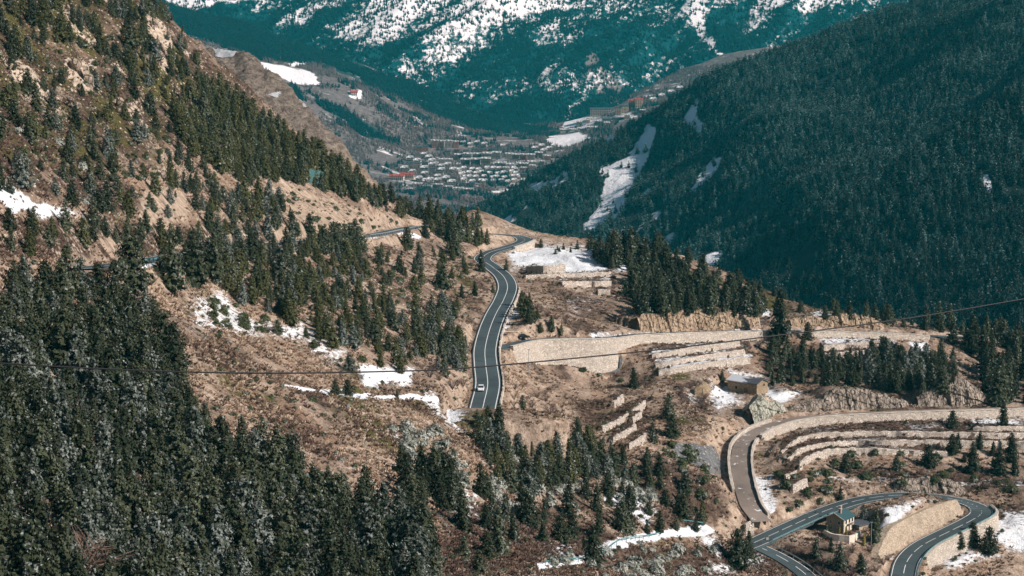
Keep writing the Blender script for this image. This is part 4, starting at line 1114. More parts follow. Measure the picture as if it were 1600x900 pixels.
def conifer(seed, H=10.0, ratio=0.22, tiers=20, per=8, tufts=4, k=3, shape=0.85, low=0.05, leaf=0.55, gap=0.12):
    rg = np.random.default_rng(seed)
    R = H * ratio; cs_, os_, ss_, tp = [], [], [], []
    lean = rg.normal(0, 0.015, 2)
    lob = [(rg.uniform(0, 6.28), rg.uniform(0.05, 0.18)) for _ in range(3)]
    for i in range(tiers):
        t = (i + rg.uniform(-0.3, 0.3)) / tiers
        t = min(max(t, 0), 0.985); z = H * (low + (0.985 - low) * t)
        r = R * (1 - t) ** shape * rg.uniform(0.82, 1.12) * (0.72 + 0.28 * min(1, t / 0.12)) + 0.10
        nb = max(3, int(round(per * (0.45 + 0.75 * (1 - t)))))
        for b in range(nb):
            if rg.random() < gap: continue
            az = 2 * math.pi * (b + rg.uniform(-0.4, 0.4)) / nb + i * 1.7
            rr = r * rg.uniform(0.72, 1.15) * (1 + sum(a * math.cos(az * (j + 2) + p) for j, (p, a) in enumerate(lob)))
            droop = rg.uniform(-0.25, 0.15)
            nt = max(1, int(round(tufts * (0.4 + 0.6 * rr / R))))
            for s in range(nt):
                f = (s + rg.uniform(0.35, 0.95)) / nt
                d = rr * f
                cs_.append((math.cos(az) * d + lean[0] * z, math.sin(az) * d + lean[1] * z, z + d * droop + 0.10 * d * f))
                os_.append((math.cos(az), math.sin(az), 0.35)); ss_.append(leaf * (0.65 + 0.55 * (1 - t))); tp.append(f)
    cs_.append((lean[0] * H, lean[1] * H, H * 0.985)); os_.append((0, 0, 1.0)); ss_.append(leaf * 0.8); tp.append(1.0)
    c = np.array(cs_); V, Q = leaf_quads(c, np.array(os_), np.array(ss_), rg, k)
    tip = np.repeat(np.repeat(np.array(tp), k), 4)
    tb = MB().tube([(0, 0, -0.6), (lean[0] * H * 0.4, lean[1] * H * 0.4, H * 0.4), (lean[0] * H, lean[1] * H, H * 0.97)], [0.022 * H, 0.014 * H, 0.003 * H], 6)
    for _ in range(10):                                               # main limbs
        t = rg.uniform(0.1, 0.8); az = rg.uniform(0, 6.28); z = H * t; l = R * (1 - t) * 0.75
        tb.tube([(lean[0] * z, lean[1] * z, z), (lean[0] * z + math.cos(az) * l, lean[1] * z + math.sin(az) * l, z + 0.05 * l)], [0.005 * H, 0.0015 * H], 4)
    return V, Q, tip, tb

def bush(seed, R=1.2, H=1.3, n=150, leaf=0.30, k=4):
    rg = np.random.default_rng(seed)
    d = rg.normal(0, 1, (n, 3)); d[:, 2] = np.abs(d[:, 2]); d /= np.linalg.norm(d, axis=1)[:, None]
    f = rg.uniform(0.45, 1.0, n) ** 0.5
    lump = 1 + 0.28 * np.sin(d[:, 0] * 5 + seed) * np.cos(d[:, 1] * 4.3 + seed * 2)
    c = d * (f * lump)[:, None] * np.array([R, R * 0.85, H]); c[:, 2] += 0.05
    V, Q = leaf_quads(c, d, np.full(n, leaf), rg, k)
    tb = MB()
    for _ in range(7):
        az = rg.uniform(0, 6.28); l = R * rg.uniform(0.3, 0.7)
        tb.tube([(0, 0, -0.3), (math.cos(az) * l * 0.5, math.sin(az) * l * 0.5, H * 0.4), (math.cos(az) * l, math.sin(az) * l, H * 0.75)], [0.05, 0.035, 0.012], 4)
    return V, Q, np.repeat(np.repeat(f, k), 4), tb

def bare_bush(seed, R=1.3, H=1.8, n=34):
    rg = np.random.default_rng(seed); tb = MB()
    for _ in range(n):
        az = rg.uniform(0, 6.28); l = R * rg.uniform(0.25, 1.0); h = H * rg.uniform(0.6, 1.05)
        m = (math.cos(az) * l * 0.45, math.sin(az) * l * 0.45, h * 0.5); e = (math.cos(az) * l, math.sin(az) * l, h)
        tb.tube([(0, 0, -0.2), m, e], [0.035, 0.025, 0.008], 3)
        for _ in range(4):
            f = rg.uniform(0.3, 0.9); s = [m[j] * (1 - f) + e[j] * f for j in range(3)]; a2 = az + rg.normal(0, 0.9); l2 = R * rg.uniform(0.2, 0.45)
            tb.tube([s, (s[0] + math.cos(a2) * l2, s[1] + math.sin(a2) * l2, s[2] + l2 * rg.uniform(0.3, 1.0))], [0.02, 0.007], 3)
    return tb

def build_variants(prefix, mats, makers):
    """list of (crown mesh per material, trunk mesh, joined mesh per material)"""
    out = []
    for V, Q, tip, tb in makers:
        trunk = tb.mesh(prefix + '_trunk'); trunk.materials.append(M['bark'])
        tv = np.array([v[:] for v in tb.v], np.float32)
        entry = {'trunk': trunk, 'crown': {}, 'joined': {}}
        for m in mats:
            me = mesh_np(prefix + '_crown', V, Q, False, {'tip': tip}); me.materials.append(M[m]); entry['crown'][m] = me
            # one mesh for the far or massed copies
            n = len(V); tq = [f for f in tb.f if len(f) == 4]
            me2 = mesh_np(prefix + '_joined', np.concatenate([V, tv]), np.concatenate([Q, np.array(tq) + n]), False, {'tip': np.r_[tip, np.zeros(len(tv))]})
            me2.materials.append(M[m]); me2.materials.append(M['bark'])
            mi = np.zeros(len(Q) + len(tq), np.int32); mi[len(Q):] = 1
            me2.polygons.foreach_set('material_index', mi); entry['joined'][m] = me2
        out.append(entry)
    return out
PINE_MATS = ['pine', 'pine_frost', 'pine_olive', 'pine_dark']
PINES = build_variants('pine', PINE_MATS, [
    conifer(1, 10, 0.28, 20, 10, 5, 4, 0.62, 0.02, 0.50, 0.06), conifer(2, 10, 0.33, 18, 11, 5, 4, 0.52, 0.02, 0.52, 0.07), conifer(3, 10, 0.235, 22, 9, 4, 4, 0.72, 0.03, 0.47, 0.08), conifer(4, 10, 0.36, 17, 11, 5, 4, 0.46, 0.02, 0.54, 0.09),
    conifer(5, 10, 0.30, 17, 9, 5, 4, 0.55, 0.08, 0.52, 0.20), conifer(6, 10, 0.42, 14, 12, 6, 4, 0.44, 0.01, 0.60, 0.08), conifer(7, 10, 0.27, 20, 10, 5, 4, 0.52, 0.02, 0.50, 0.06), conifer(8, 10, 0.31, 16, 10, 5, 4, 0.60, 0.03, 0.52, 0.16)])
SHRUBS = build_variants('shrub', ['shrub', 'shrub_frost'], [bush(11), bush(12, 1.5, 1.0), bush(13, 1.1, 1.6), bush(14, 1.7, 1.1, 190)])
BARE = []
for s_ in (21, 22, 23):
    for mt in ('twig', 'purple_twig'):
        me = bare_bush(s_).mesh('bare_shrub'); me.materials.append(M[mt]); BARE.append(me)

def geo_scatter(name, P, scale, rot, pick, meshes, label, cat):
    """one object of kind stuff: instances of a few meshes on points"""
    coll = bpy.data.collections.new(name + '_sources')
    for i, me in enumerate(meshes):
        coll.objects.link(bpy.data.objects.new('%s_source_%02d' % (name, i), me))
    me = bpy.data.meshes.new(name); n = len(P)
    me.vertices.add(n); me.vertices.foreach_set('co', np.asarray(P, np.float32).ravel())
    for key, arr in (('sc', scale), ('rz', rot)):
        a = me.attributes.new(key, 'FLOAT', 'POINT'); a.data.foreach_set('value', np.asarray(arr, np.float32))
    a = me.attributes.new('pick', 'INT', 'POINT'); a.data.foreach_set('value', np.asarray(pick, np.int32))
    ng = bpy.data.node_groups.new(name + '_nodes', 'GeometryNodeTree')
    ng.interface.new_socket('Geometry', in_out='INPUT', socket_type='NodeSocketGeometry')
    ng.interface.new_socket('Geometry', in_out='OUTPUT', socket_type='NodeSocketGeometry')
    N = ng.nodes.new; L = ng.links.new
    gi, go = N('NodeGroupInput'), N('NodeGroupOutput'); ci = N('GeometryNodeCollectionInfo'); iop = N('GeometryNodeInstanceOnPoints')
    ci.inputs['Collection'].default_value = coll; ci.inputs['Separate Children'].default_value = True; ci.inputs['Reset Children'].default_value = True
    def na(key, typ):
        x = N('GeometryNodeInputNamedAttribute'); x.data_type = typ; x.inputs['Name'].default_value = key; return x.outputs['Attribute']
    cx = N('ShaderNodeCombineXYZ'); L(na('rz', 'FLOAT'), cx.inputs['Z'])
    L(gi.outputs[0], iop.inputs['Points']); L(ci.outputs[0], iop.inputs['Instance']); iop.inputs['Pick Instance'].default_value = True
    L(na('pick', 'INT'), iop.inputs['Instance Index']); L(cx.outputs[0], iop.inputs['Rotation']); L(na('sc', 'FLOAT'), iop.inputs['Scale'])
    L(iop.outputs[0], go.inputs[0])
    o = link(name, me); o.modifiers.new('scatter', 'NODES').node_group = ng
    return tag(o, label, cat, kind='stuff')

# ---- where the trees stand
TREES = []        # dict(p, h, mat, label, group, px, single)
_cell = {}
def free(p, r):
    k = (int(p[0] // 6), int(p[1] // 6))
    for i in range(k[0] - 2, k[0] + 3):
        for j in range(k[1] - 2, k[1] + 3):
            for q in _cell.get((i, j), ()):
                if (q[0] - p[0]) ** 2 + (q[1] - p[1]) ** 2 < r * r: return False
    return True
def occupy(p): _cell.setdefault((int(p[0] // 6), int(p[1] // 6)), []).append((p[0], p[1]))
def sample_road(x, y): return hz(x, y, road_d)
def add_tree(p, h, mat, label, group=None, single=False):
    TREES.append(dict(p=p, h=h, mat=mat, label=label, group=group, px=h * F / p[1], single=single)); occupy(p)
def fill(poly, spacing, h0, h1, mats, label, group, tries=3000, road=2.2, jitter=0.35, dens=1.0):
    P = np.array(poly, float)
    u = RNG.uniform(P[:, 0].min(), P[:, 0].max(), tries); v = RNG.uniform(P[:, 1].min(), P[:, 1].max(), tries)
    m = in_poly(u, v, poly); u, v = u[m], v[m]
    pts = hit(u, v)
    ok = ~np.isnan(pts[:, 0]); pts = pts[ok]
    rd = sample_road(pts[:, 0], pts[:, 1])
    cl = fbm(pts[:, 0], pts[:, 1], 18, 3, 500)
    for p, r, c in zip(pts, rd, cl):
        if r < road: continue
        if dens < 1 and c < (1 - dens) - 0.45: continue
        if free(p, spacing * RNG.uniform(1 - jitter, 1 + jitter)):
            add_tree(p, RNG.uniform(h0, h1) * RNG.choice([0.55, 0.75, 0.9, 1.0, 1.0, 1.15]), str(RNG.choice(mats)), label, group)
def single(u, v, hpx, mat, label, group=None):
    p = hit(u, v)[0]
    if np.isnan(p[0]): return
    add_tree(p, hpx * p[1] / F, mat, label, group, True)

G1 = 'pines of the dense lower left forest'; G2 = 'pines on the middle slope above the road'; G3 = 'pines of the dense upper left slope'; G4 = 'pines on the spur right of the road'
for a in [
        (268, 455, 100, 'pine', 'tall green pine just right of the snowy upper road gap', G1), (305, 447, 92, 'pine', 'second tall green pine right of the snowy upper road gap', G1),
        (205, 450, 88, 'pine', 'bushy green pine left of the snowy upper road gap', G1), (335, 440, 84, 'pine', 'third green pine right of the snowy upper road gap, near a bare bank', G1),
        (437, 440, 60, 'pine_frost', 'frosted layered pine below the upper guard rail, left of the wooded band', G2), (433, 522, 26, 'pine', 'round little pine on the snowy rubble bench', G2),
        (452, 505, 60, 'pine_olive', 'olive pine just above the snowy rubble bench', G2),
        (478, 528, 22, 'pine', 'tiny pine at the right end of the snowy rubble bench', G2), (636, 388, 36, 'pine', 'lone round pine beside the upper road', G2), (664, 372, 30, 'pine_dark', 'small lone pine just right of the upper road end', G2),
        (592, 412, 26, 'pine', 'left of two small pines on the open tan slope', G2), (624, 424, 28, 'pine', 'broad pine on the open tan slope', G2), (655, 420, 30, 'pine_frost', 'frosted pine on the open tan slope', G2), (692, 450, 40, 'pine', 'lone rounded pine above the road cut', G2),
        (722, 465, 24, 'pine_dark', 'right pine of a pair close above the road cut', G2), (742, 462, 24, 'pine_dark', 'left pine of a pair close above the road cut', G2), (752, 425, 38, 'pine_dark', 'pine at the inside of the road bend', G2), (712, 400, 40, 'pine', 'pine on the crest left of the road bend', G2),
        (770, 458, 16, 'pine', 'small pine beside the junction wall', G4),
        (546, 580, 30, 'pine_frost', 'frosted round pine above the cable, left of the snowy bench', G2), (524, 617, 26, 'pine', 'left of two bushy pines on the snowy path', G1), (543, 617, 28, 'pine_dark', 'right of two bushy pines on the snowy path', G1), (621, 622, 18, 'pine', 'tiny pine on the snowy path', G1),
        (746, 664, 28, 'pine', 'left pine of three hiding the near end of the main road', G4), (763, 656, 26, 'pine_olive', 'middle pine of three hiding the near end of the main road', G4), (780, 668, 42, 'pine_dark', 'right pine of three hiding the near end of the main road', G4),
        (791, 423, 20, 'pine', 'small pine on the snowy strip between the two road bends', G4), (845, 386, 14, 'pine', 'small pine beside the far hairpin', G4),
        (1216, 533, 86, 'pine_dark', 'very tall dark pine standing below the middle road', 'tall pines by the middle road'), (1262, 530, 30, 'pine_dark', 'small dark pine right of the very tall roadside pine', 'tall pines by the middle road'), (1308, 493, 28, 'pine', 'lone pine on the ochre rock knob', 'tall pines by the middle road'),
        (990, 607, 36, 'pine_dark', 'dark pine below the big retaining wall', G4), (817, 640, 26, 'pine', 'small pine on the tan bank right of the main road', G4), (1128, 596, 20, 'pine_dark', 'dark little pine left of the barn', G4),
        (1044, 655, 46, 'pine', 'tall pine right of the small terrace flight', G4), (1050, 682, 40, 'pine', 'bushy pine right of the small terrace flight', G4), (1020, 692, 38, 'pine_dark', 'narrow dark pine at the foot of the small terrace flight', G4), (973, 725, 34, 'pine', 'pine just below the small terrace flight', G4),
        (926, 884, 72, 'pine_dark', 'dark pine standing on the snowy path with teal rail', G1), (888, 806, 66, 'pine_dark', 'dark pine above the snowy path, near the centre bottom', G1), (825, 822, 62, 'pine_dark', 'bushy dark pine at the bottom centre', G1), (790, 815, 50, 'pine_dark', 'low dark pine at the bottom centre', G1),
        (1152, 884, 64, 'pine_dark', 'broad dark pine beside the road junction at the bottom', G4), (1168, 870, 46, 'pine_dark', 'smaller dark pine beside the road junction', G4),
        (1313, 782, 26, 'pine_dark', 'dark narrow pine behind the house', 'trees around the house'), (1366, 846, 58, 'pine', 'tall thin spruce right of the house', 'trees around the house'), (1350, 812, 22, 'pine_frost', 'blue spruce behind the house', 'trees around the house'),
        (1275, 872, 36, 'pine_dark', 'dark pine on the bank below the house', 'trees around the house'), (1312, 888, 44, 'pine_dark', 'large dark bush-like pine below the house', 'trees around the house'), (1345, 895, 36, 'pine_dark', 'dark pine at the bottom edge below the house', 'trees around the house'), (1298, 862, 26, 'pine_dark', 'small dark pine below the garden wall of the house', 'trees around the house'),
        (1520, 850, 40, 'pine_dark', 'dark pine clump below the lower hairpin, left tree', 'pines below the lower hairpin'), (1545, 862, 44, 'pine_dark', 'dark pine clump below the lower hairpin, right tree', 'pines below the lower hairpin'), (1500, 855, 28, 'pine_dark', 'small dark pine below the lower hairpin', 'pines below the lower hairpin'),
        (1488, 668, 30, 'pine_dark', 'dark bushy pine breaking the line of the gravel road wall', G4), (1568, 665, 44, 'pine_dark', 'dark pine beside the gravel road at the right edge', G4), (1450, 730, 40, 'pine_dark', 'dark round pine below the curved terraces', G4), (1560, 740, 44, 'pine_dark', 'dark pine below the curved terraces at the right edge', G4), (1520, 738, 40, 'pine_dark', 'dark bushy pine below the right end of the terraces', G4),
        (1400, 735, 28, 'pine_dark', 'low dark bush-like pine left below the curved terraces', G4), (1320, 738, 34, 'pine_dark', 'dark shrubby pine above the slate face', G4)]:
    single(*a)
fill([(812, 478), (840, 498), (884, 527), (868, 532), (826, 512)], 3.2, 6, 8.5, ['pine', 'pine_olive'], 'pine in the clump between main road and side road', G4, 500)
fill([(-40, 452), (150, 455), (225, 470), (262, 540), (300, 660), (380, 705), (450, 735), (540, 790), (630, 815), (670, 850), (690, 905), (640, 1010), (-40, 1010)], 3.9, 6.0, 10.5, ['pine', 'pine_frost', 'pine', 'pine_dark'], 'pine in the dense dark forest of the lower left', G1, 9000)
fill([(620, 740), (700, 740), (715, 800), (640, 790)], 3.4, 6, 9, ['pine', 'pine_dark'], 'pine at the right tip of the lower left forest', G1, 500)
fill([(330, 430), (400, 410), (455, 400), (480, 385), (560, 400), (585, 460), (640, 515), (665, 560), (600, 602), (560, 575), (480, 545), (440, 500), (380, 480)], 3.9, 4.5, 7.5, ['pine', 'pine_frost', 'pine_olive', 'pine_olive'], 'pine in the wooded band on the middle slope', G2, 2500, dens=0.82)
fill([(640, 490), (715, 480), (735, 545), (725, 585), (690, 590), (650, 560)], 4.6, 4.5, 7.5, ['pine', 'pine_olive', 'pine_frost'], 'pine in the clump just left of the main road', G2, 1200, dens=0.85)
fill([(560, 400), (700, 380), (735, 420), (690, 470), (600, 450)], 8.0, 3.0, 6.5, ['pine', 'pine_olive'], 'small pine scattered on the open tan slope', G2, 400)
fill([(455, 365), (540, 372), (560, 395), (470, 398)], 3.2, 6, 9, ['pine', 'pine_dark'], 'pine right below the upper road', G2, 700)
fill([(-20, 350), (200, 352), (320, 372), (250, 392), (-20, 400)], 6.0, 4, 8, ['pine', 'pine_dark', 'pine_olive'], 'pine on the rough bank above the upper road', G3, 700)
fill([(240, 412), (330, 400), (440, 390), (560, 378), (570, 392), (460, 405), (340, 420), (250, 430)], 3.0, 5.5, 9, ['pine', 'pine_dark', 'pine_frost'], 'pine in the row just below the upper road', G2, 900, road=1.6)
fill([(262, 160), (330, 130), (420, 200), (500, 245), (565, 285), (590, 312), (520, 305), (440, 280), (385, 292), (325, 262), (285, 230)], 3.6, 6.5, 9.5, ['pine_olive', 'pine_olive', 'pine'], 'pine in the dense stand on the upper left slope', G3, 4000)
fill([(-20, -40), (225, -40), (300, 70), (335, 130), (265, 165), (225, 120), (175, 105), (140, 70), (80, 85), (-20, 120)], 3.9, 4.5, 8.5, ['pine_dark', 'pine', 'pine_frost', 'pine_olive', 'pine_olive'], 'pine among rocks at the top left', G3, 2600, dens=0.8)
fill([(-20, 120), (240, 130), (330, 260), (330, 335), (150, 345), (-20, 290)], 6.2, 3.5, 8.0, ['pine', 'pine_frost', 'pine_dark', 'pine_olive'], 'pine scattered on the steep rocky left slope', G3, 1200, dens=0.8)
fill([(300, 310), (420, 305), (455, 340), (430, 372), (330, 372)], 5.0, 5, 9, ['pine', 'pine_olive', 'pine_frost'], 'pine above the cut bank of the upper road', G3, 900)
fill([(540, 296), (640, 318), (745, 352), (765, 385), (740, 398), (690, 372), (650, 348), (600, 330), (550, 312)], 4.2, 6, 10, ['pine', 'pine_olive', 'pine_dark'], 'pine along the crest above the far hairpin', G2, 1500, dens=0.8)
fill([(925, 398), (1000, 392), (1050, 412), (1080, 445), (1140, 462), (1192, 478), (1205, 493), (1000, 493), (985, 455), (1010, 430), (938, 415)], 4.0, 7.5, 12, ['pine_dark', 'pine', 'pine_dark'], 'dark pine in the wood on the spur right of the road', G4, 2600, dens=0.9)
fill([(855, 392), (930, 384), (935, 392), (860, 398)], 6.5, 3, 7, ['pine'], 'low pine at the back of the snowy field', G4, 300)
fill([(735, 655), (768, 650), (832, 690), (900, 690), (965, 735), (1000, 765), (945, 745), (880, 765), (800, 775), (762, 742)], 4.0, 5.5, 9, ['pine', 'pine_olive', 'pine_frost'], 'pine on the bank below the white car', G4, 1600, dens=0.9)
fill([(1010, 720), (1060, 760), (1110, 810), (1090, 840), (1040, 800), (1000, 750)], 6.0, 4, 7, ['pine', 'pine_dark', 'pine_olive'], 'pine on the tan slope left of the gravel road', G4, 900)
fill([(1195, 545), (1345, 565), (1345, 605), (1200, 602)], 4.6, 4, 8, ['pine_dark', 'pine'], 'dark pine in the thicket right of the barn', G4, 1000)
fill([(1040, 395), (1120, 425), (1250, 470), (1420, 500), (1540, 520), (1540, 530), (1400, 512), (1240, 490), (1100, 455)], 6.0, 4, 8, ['pine_dark', 'pine'], 'dark pine on the crest of the spur', G4, 900, dens=0.8)
fill([(1350, 560), (1420, 560), (1490, 560), (1492, 612), (1400, 618), (1345, 600)], 4.4, 6, 10, ['pine_dark', 'pine', 'pine_frost'], 'pine in the grove above the gravel road rock cuts', G4, 1200)
fill([(1440, 500), (1620, 520), (1640, 640), (1545, 632), (1535, 560), (1450, 520)], 4.4, 7, 12, ['pine_dark', 'pine_dark', 'pine'], 'dark pine in the wood at the right edge', G4, 1500)
fill([(1480, 690), (1620, 700), (1620, 745), (1490, 735)], 6.5, 4, 7, ['pine_dark'], 'dark pine below the right ends of the terraces', G4, 500)
fill([(860, 765), (1000, 770), (1060, 830), (1000, 838), (900, 860), (840, 840)], 7.0, 4, 8, ['pine_dark', 'pine'], 'pine scattered above the snowy path at the bottom', G4, 900)
fill([(700, 770), (860, 770), (880, 830), (760, 900), (720, 905)], 9.0, 5, 9, ['pine_dark', 'pine'], 'dark pine in the shade at the bottom centre', G1, 900)

order = sorted(range(len(TREES)), key=lambda i: (-TREES[i]['single'], -TREES[i]['px']))
inview = []
for i in order:
    t = TREES[i]; u, v = project(t['p'][0], t['p'][1], t['p'][2] + 0.6 * t['h'])
    if -20 < u < 1620 and -20 < v < 910: inview.append(i)
chosen = set(inview[:300])
for i in inview[:300]:
    t = TREES[i]
    if t['label'] == 'pine in the dense dark forest of the lower left':
        u, v = project(*t['p']); vt = v - 0.5 * t['px']
        t['label'] = '%s %s pine in the lower left forest, %s, %s' % (
            'tall' if t['px'] > 100 else ('medium' if t['px'] > 72 else 'low'),
            {'pine': 'green', 'pine_frost': 'frost dusted', 'pine_dark': 'very dark', 'pine_olive': 'olive'}[t['mat']],
            'above the cable' if vt < 560 else ('just below the cable' if vt < 690 else ('midway down' if vt < 800 else 'near the bottom edge')),
            'leftmost part' if u < 130 else ('left part' if u < 280 else ('middle part' if u < 430 else 'right part')))
mass = [i for i in range(len(TREES)) if i not in chosen]
for i in inview[:300]:
    t = TREES[i]; vnt = PINES[int(RNG.integers(len(PINES)))]
    if t['label'].startswith('tall thin spruce'): vnt = PINES[2]
    if 'broad' in t['label'] or 'bushy' in t['label'] or 'round' in t['label']: vnt = PINES[5]
    r = empty('pine_tree', t['p'] - np.array([0, 0, 0.25]), float(RNG.uniform(0, 6.28)), t['h'] / 10.0)
    tag(r, t['label'], 'tree', t['group'])
    link('trunk', vnt['trunk'], None, r); link('crown', vnt['crown'][t['mat']], None, r)
jm = [e['joined'][m] for m in PINE_MATS for e in PINES]
geo_scatter('pine_wood', np.array([TREES[i]['p'] - np.array([0, 0, 0.25]) for i in mass]), [TREES[i]['h'] / 10.0 for i in mass], RNG.uniform(0, 6.28, len(mass)),
            [PINE_MATS.index(TREES[i]['mat']) * len(PINES) + int(RNG.integers(len(PINES))) for i in mass], jm, 'smaller pines massed on the near slopes', 'pines')
print('TREES', len(TREES), 'mass', len(mass))

# ---- shrubs
SH = []; LABEL_OF = {}
def shrubs(poly, spacing, s0, s1, kind, label, tries=400, road=1.5, name='shrub'):
    P = np.array(poly, float)
    u = RNG.uniform(P[:, 0].min(), P[:, 0].max(), tries); v = RNG.uniform(P[:, 1].min(), P[:, 1].max(), tries)
    m = in_poly(u, v, poly); pts = hit(u[m], v[m]); pts = pts[~np.isnan(pts[:, 0])]
    rd = sample_road(pts[:, 0], pts[:, 1])
    for p, r in zip(pts, rd):
        if r > road and free(p, spacing * RNG.uniform(0.7, 1.3)):
            occupy(p); SH.append((p, float(RNG.uniform(s0, s1)), kind, label, name))
shrubs([(600, 660), (680, 670), (720, 720), (740, 790), (690, 760), (640, 720)], 3.4, 0.9, 1.8, 'shrub_frost', 'frosted juniper shrub on the gully left below the car', 500)
shrubs([(760, 720), (850, 700), (880, 740), (920, 760), (830, 800), (760, 790)], 3.6, 0.9, 1.8, 'shrub_frost', 'frosted shrub among the pines below the white car', 450)
shrubs([(940, 730), (1010, 760), (1040, 800), (960, 780)], 3.6, 0.9, 1.7, 'shrub_frost', 'frosted shrub on the bank left of the gravel road', 300)
shrubs([(20, 190), (120, 200), (190, 330), (120, 320), (40, 280)], 5.0, 0.7, 1.5, 'shrub_frost', 'frosted shrub on the steep left slope above the snow ledge', 350)
shrubs([(-10, 60), (240, 60), (320, 300), (230, 330), (-10, 270)], 4.5, 0.6, 1.4, 'shrub', 'dark juniper among the rocks of the steep left slope', 700)
shrubs([(300, 300), (460, 295), (640, 345), (560, 362), (330, 370)], 5.0, 0.5, 1.2, 'shrub', 'low juniper on the cut bank above the upper road', 300)
shrubs([(330, 470), (420, 490), (420, 520), (330, 510)], 4.0, 0.6, 1.3, 'shrub', 'small juniper on the snowy rubble bench', 150)
shrubs([(480, 400), (700, 400), (730, 560), (600, 590), (480, 540)], 6.0, 0.7, 1.6, 'shrub', 'juniper shrub between pines on the middle slope', 500)
shrubs([(560, 380), (740, 400), (730, 470), (600, 440)], 6.5, 0.5, 1.1, 'shrub', 'low juniper on the open tan slope', 250)
shrubs([(870, 560), (1000, 590), (1050, 640), (980, 620)], 7.0, 0.5, 1.1, 'shrub', 'low juniper under the big retaining wall', 200)
shrubs([(1020, 690), (1090, 700), (1130, 780), (1140, 830), (1080, 800)], 5.0, 0.7, 1.7, 'shrub', 'juniper on the tan slope left of the gravel road', 350)
shrubs([(1215, 740), (1300, 740), (1300, 790), (1230, 800)], 5.0, 0.8, 1.7, 'shrub', 'shrub on the tan bank above the lower road', 300)
shrubs([(860, 880), (1000, 850), (1120, 850), (1130, 900), (960, 905)], 5.0, 0.7, 1.6, 'shrub_frost', 'frosted scrub on the dark bank at the bottom', 400)
shrubs([(1380, 780), (1470, 780), (1450, 800), (1380, 810)], 7.0, 0.4, 0.7, 'shrub', 'tiny dark shrub on the snowy mound', 120)
shrubs([(1290, 700), (1600, 722), (1600, 770), (1420, 760), (1300, 740)], 7.5, 0.8, 1.8, 'shrub', 'dark shrub on the brown bank below the terraces', 350)
for poly, sp, lab in [([(1180, 535), (1350, 545), (1340, 600), (1190, 600)], 5.5, 'leafless brown shrub in the thicket right of the barn'), ([(1200, 855), (1290, 870), (1290, 900), (1220, 890)], 4.0, 'leafless shrub on the bank below the house'),
                      ([(830, 480), (880, 500), (950, 525), (880, 530)], 4.5, 'leafless tan shrub beside the side road'), ([(1060, 600), (1110, 600), (1100, 640), (1060, 640)], 5.0, 'leafless purple shrub left of the barn'),
                      ([(1320, 860), (1390, 860), (1400, 900), (1320, 905)], 4.0, 'leafless shrub beside the lower road at the bottom'), ([(1400, 735), (1600, 745), (1600, 785), (1520, 780)], 6.0, 'leafless dark shrub above the slate face'), ([(640, 560), (740, 560), (735, 610), (690, 610)], 6.0, 'leafless shrub on the cut bank left of the car'),
                      ([(800, 600), (860, 600), (870, 650), (800, 650)], 7.0, 'leafless shrub on the tan bank right of the car')]:
    shrubs(poly, sp, 0.8, 1.6, 'bare', lab, 300, name='bare_shrub')
_by = {}
for e_ in SH: _by.setdefault(e_[3], []).append(e_)
for _l, _es in _by.items():                                           # say which one within its patch
    uv = np.array([project(*e_[0]) for e_ in _es]); cu_, cv_ = np.median(uv[:, 0]), np.median(uv[:, 1]); ws = np.quantile([e_[1] for e_ in _es], [0.33, 0.67])
    for e_, (u_, v_) in zip(_es, uv):
        w_ = 'small' if e_[1] < ws[0] else ('large' if e_[1] > ws[1] else 'middling')
        LABEL_OF[id(e_)] = '%s %s, %s %s of them' % (w_, _l.replace('small ', '').replace('tiny ', ''), 'upper' if v_ < cv_ else 'lower', 'left' if u_ < cu_ else 'right')
for e_ in SH:
    p, s, kind, label, name = e_; label = LABEL_OF[id(e_)]
    loc = p - np.array([0, 0, 0.12]); rz = float(RNG.uniform(0, 6.28))
    if kind == 'bare':
        tag(link(name, BARE[int(RNG.integers(len(BARE)))], None, None, loc, rz, s), label, 'shrub', 'leafless shrubs')
    else:
        e = SHRUBS[int(RNG.integers(len(SHRUBS)))]
        r = empty('shrub', loc, rz, s); tag(r, label, 'shrub', 'juniper shrubs')
        link('foliage', e['crown'][kind], None, r); link('stems', e['trunk'], None, r)
print('SHRUBS', len(SH))

# ---- far forests
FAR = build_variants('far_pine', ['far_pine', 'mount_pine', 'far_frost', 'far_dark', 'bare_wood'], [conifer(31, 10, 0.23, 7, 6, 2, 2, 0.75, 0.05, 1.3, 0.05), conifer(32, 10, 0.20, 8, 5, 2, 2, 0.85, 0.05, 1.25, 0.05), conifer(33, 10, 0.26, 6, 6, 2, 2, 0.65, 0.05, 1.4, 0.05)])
def scatter_on(data, n, x0, x1, y0, y1, h0, h1, keep, seed):
    rg = np.random.default_rng(seed)
    x = rg.uniform(x0, x1, n); y = rg.uniform(y0, y1, n)
    z = sampler(data)(x, y); s = sampler(data, 'snow')(x, y); f = sampler(data, 'forest')(x, y)
    u, v = project(x, y, z)
    m = keep(x, y, z, s, f, u, v, rg) & (u > -80) & (u < 1680) & (v > -60) & (v < 620)
    x, y, z = x[m], y[m], z[m]
    return np.stack([x, y, z - 0.4], -1), rg.uniform(h0, h1, len(x)) / 10.0 * (1 + 0.18 * fbm(x, y, 90, 3, seed)), rg.uniform(0, 6.28, len(x)), rg.integers(0, 3, len(x))
P, sc, rz, pk = scatter_on(RIGHT, 95000, -150, 1150, 1050, 3060, 8.5, 15, lambda x, y, z, s, f, u, v, rg: ((s + 0.45 * fbm(x, y, 26, 4, 600, 0.6) < 0.34) | (rg.random(len(x)) < 0.04)) & (fbm(x, y, 70, 4, 601, 0.6) + 0.25 * rg.random(len(x)) > -0.34) & (y < np.interp(x, RP[:, 0], RP[:, 1]) + 40), 41)
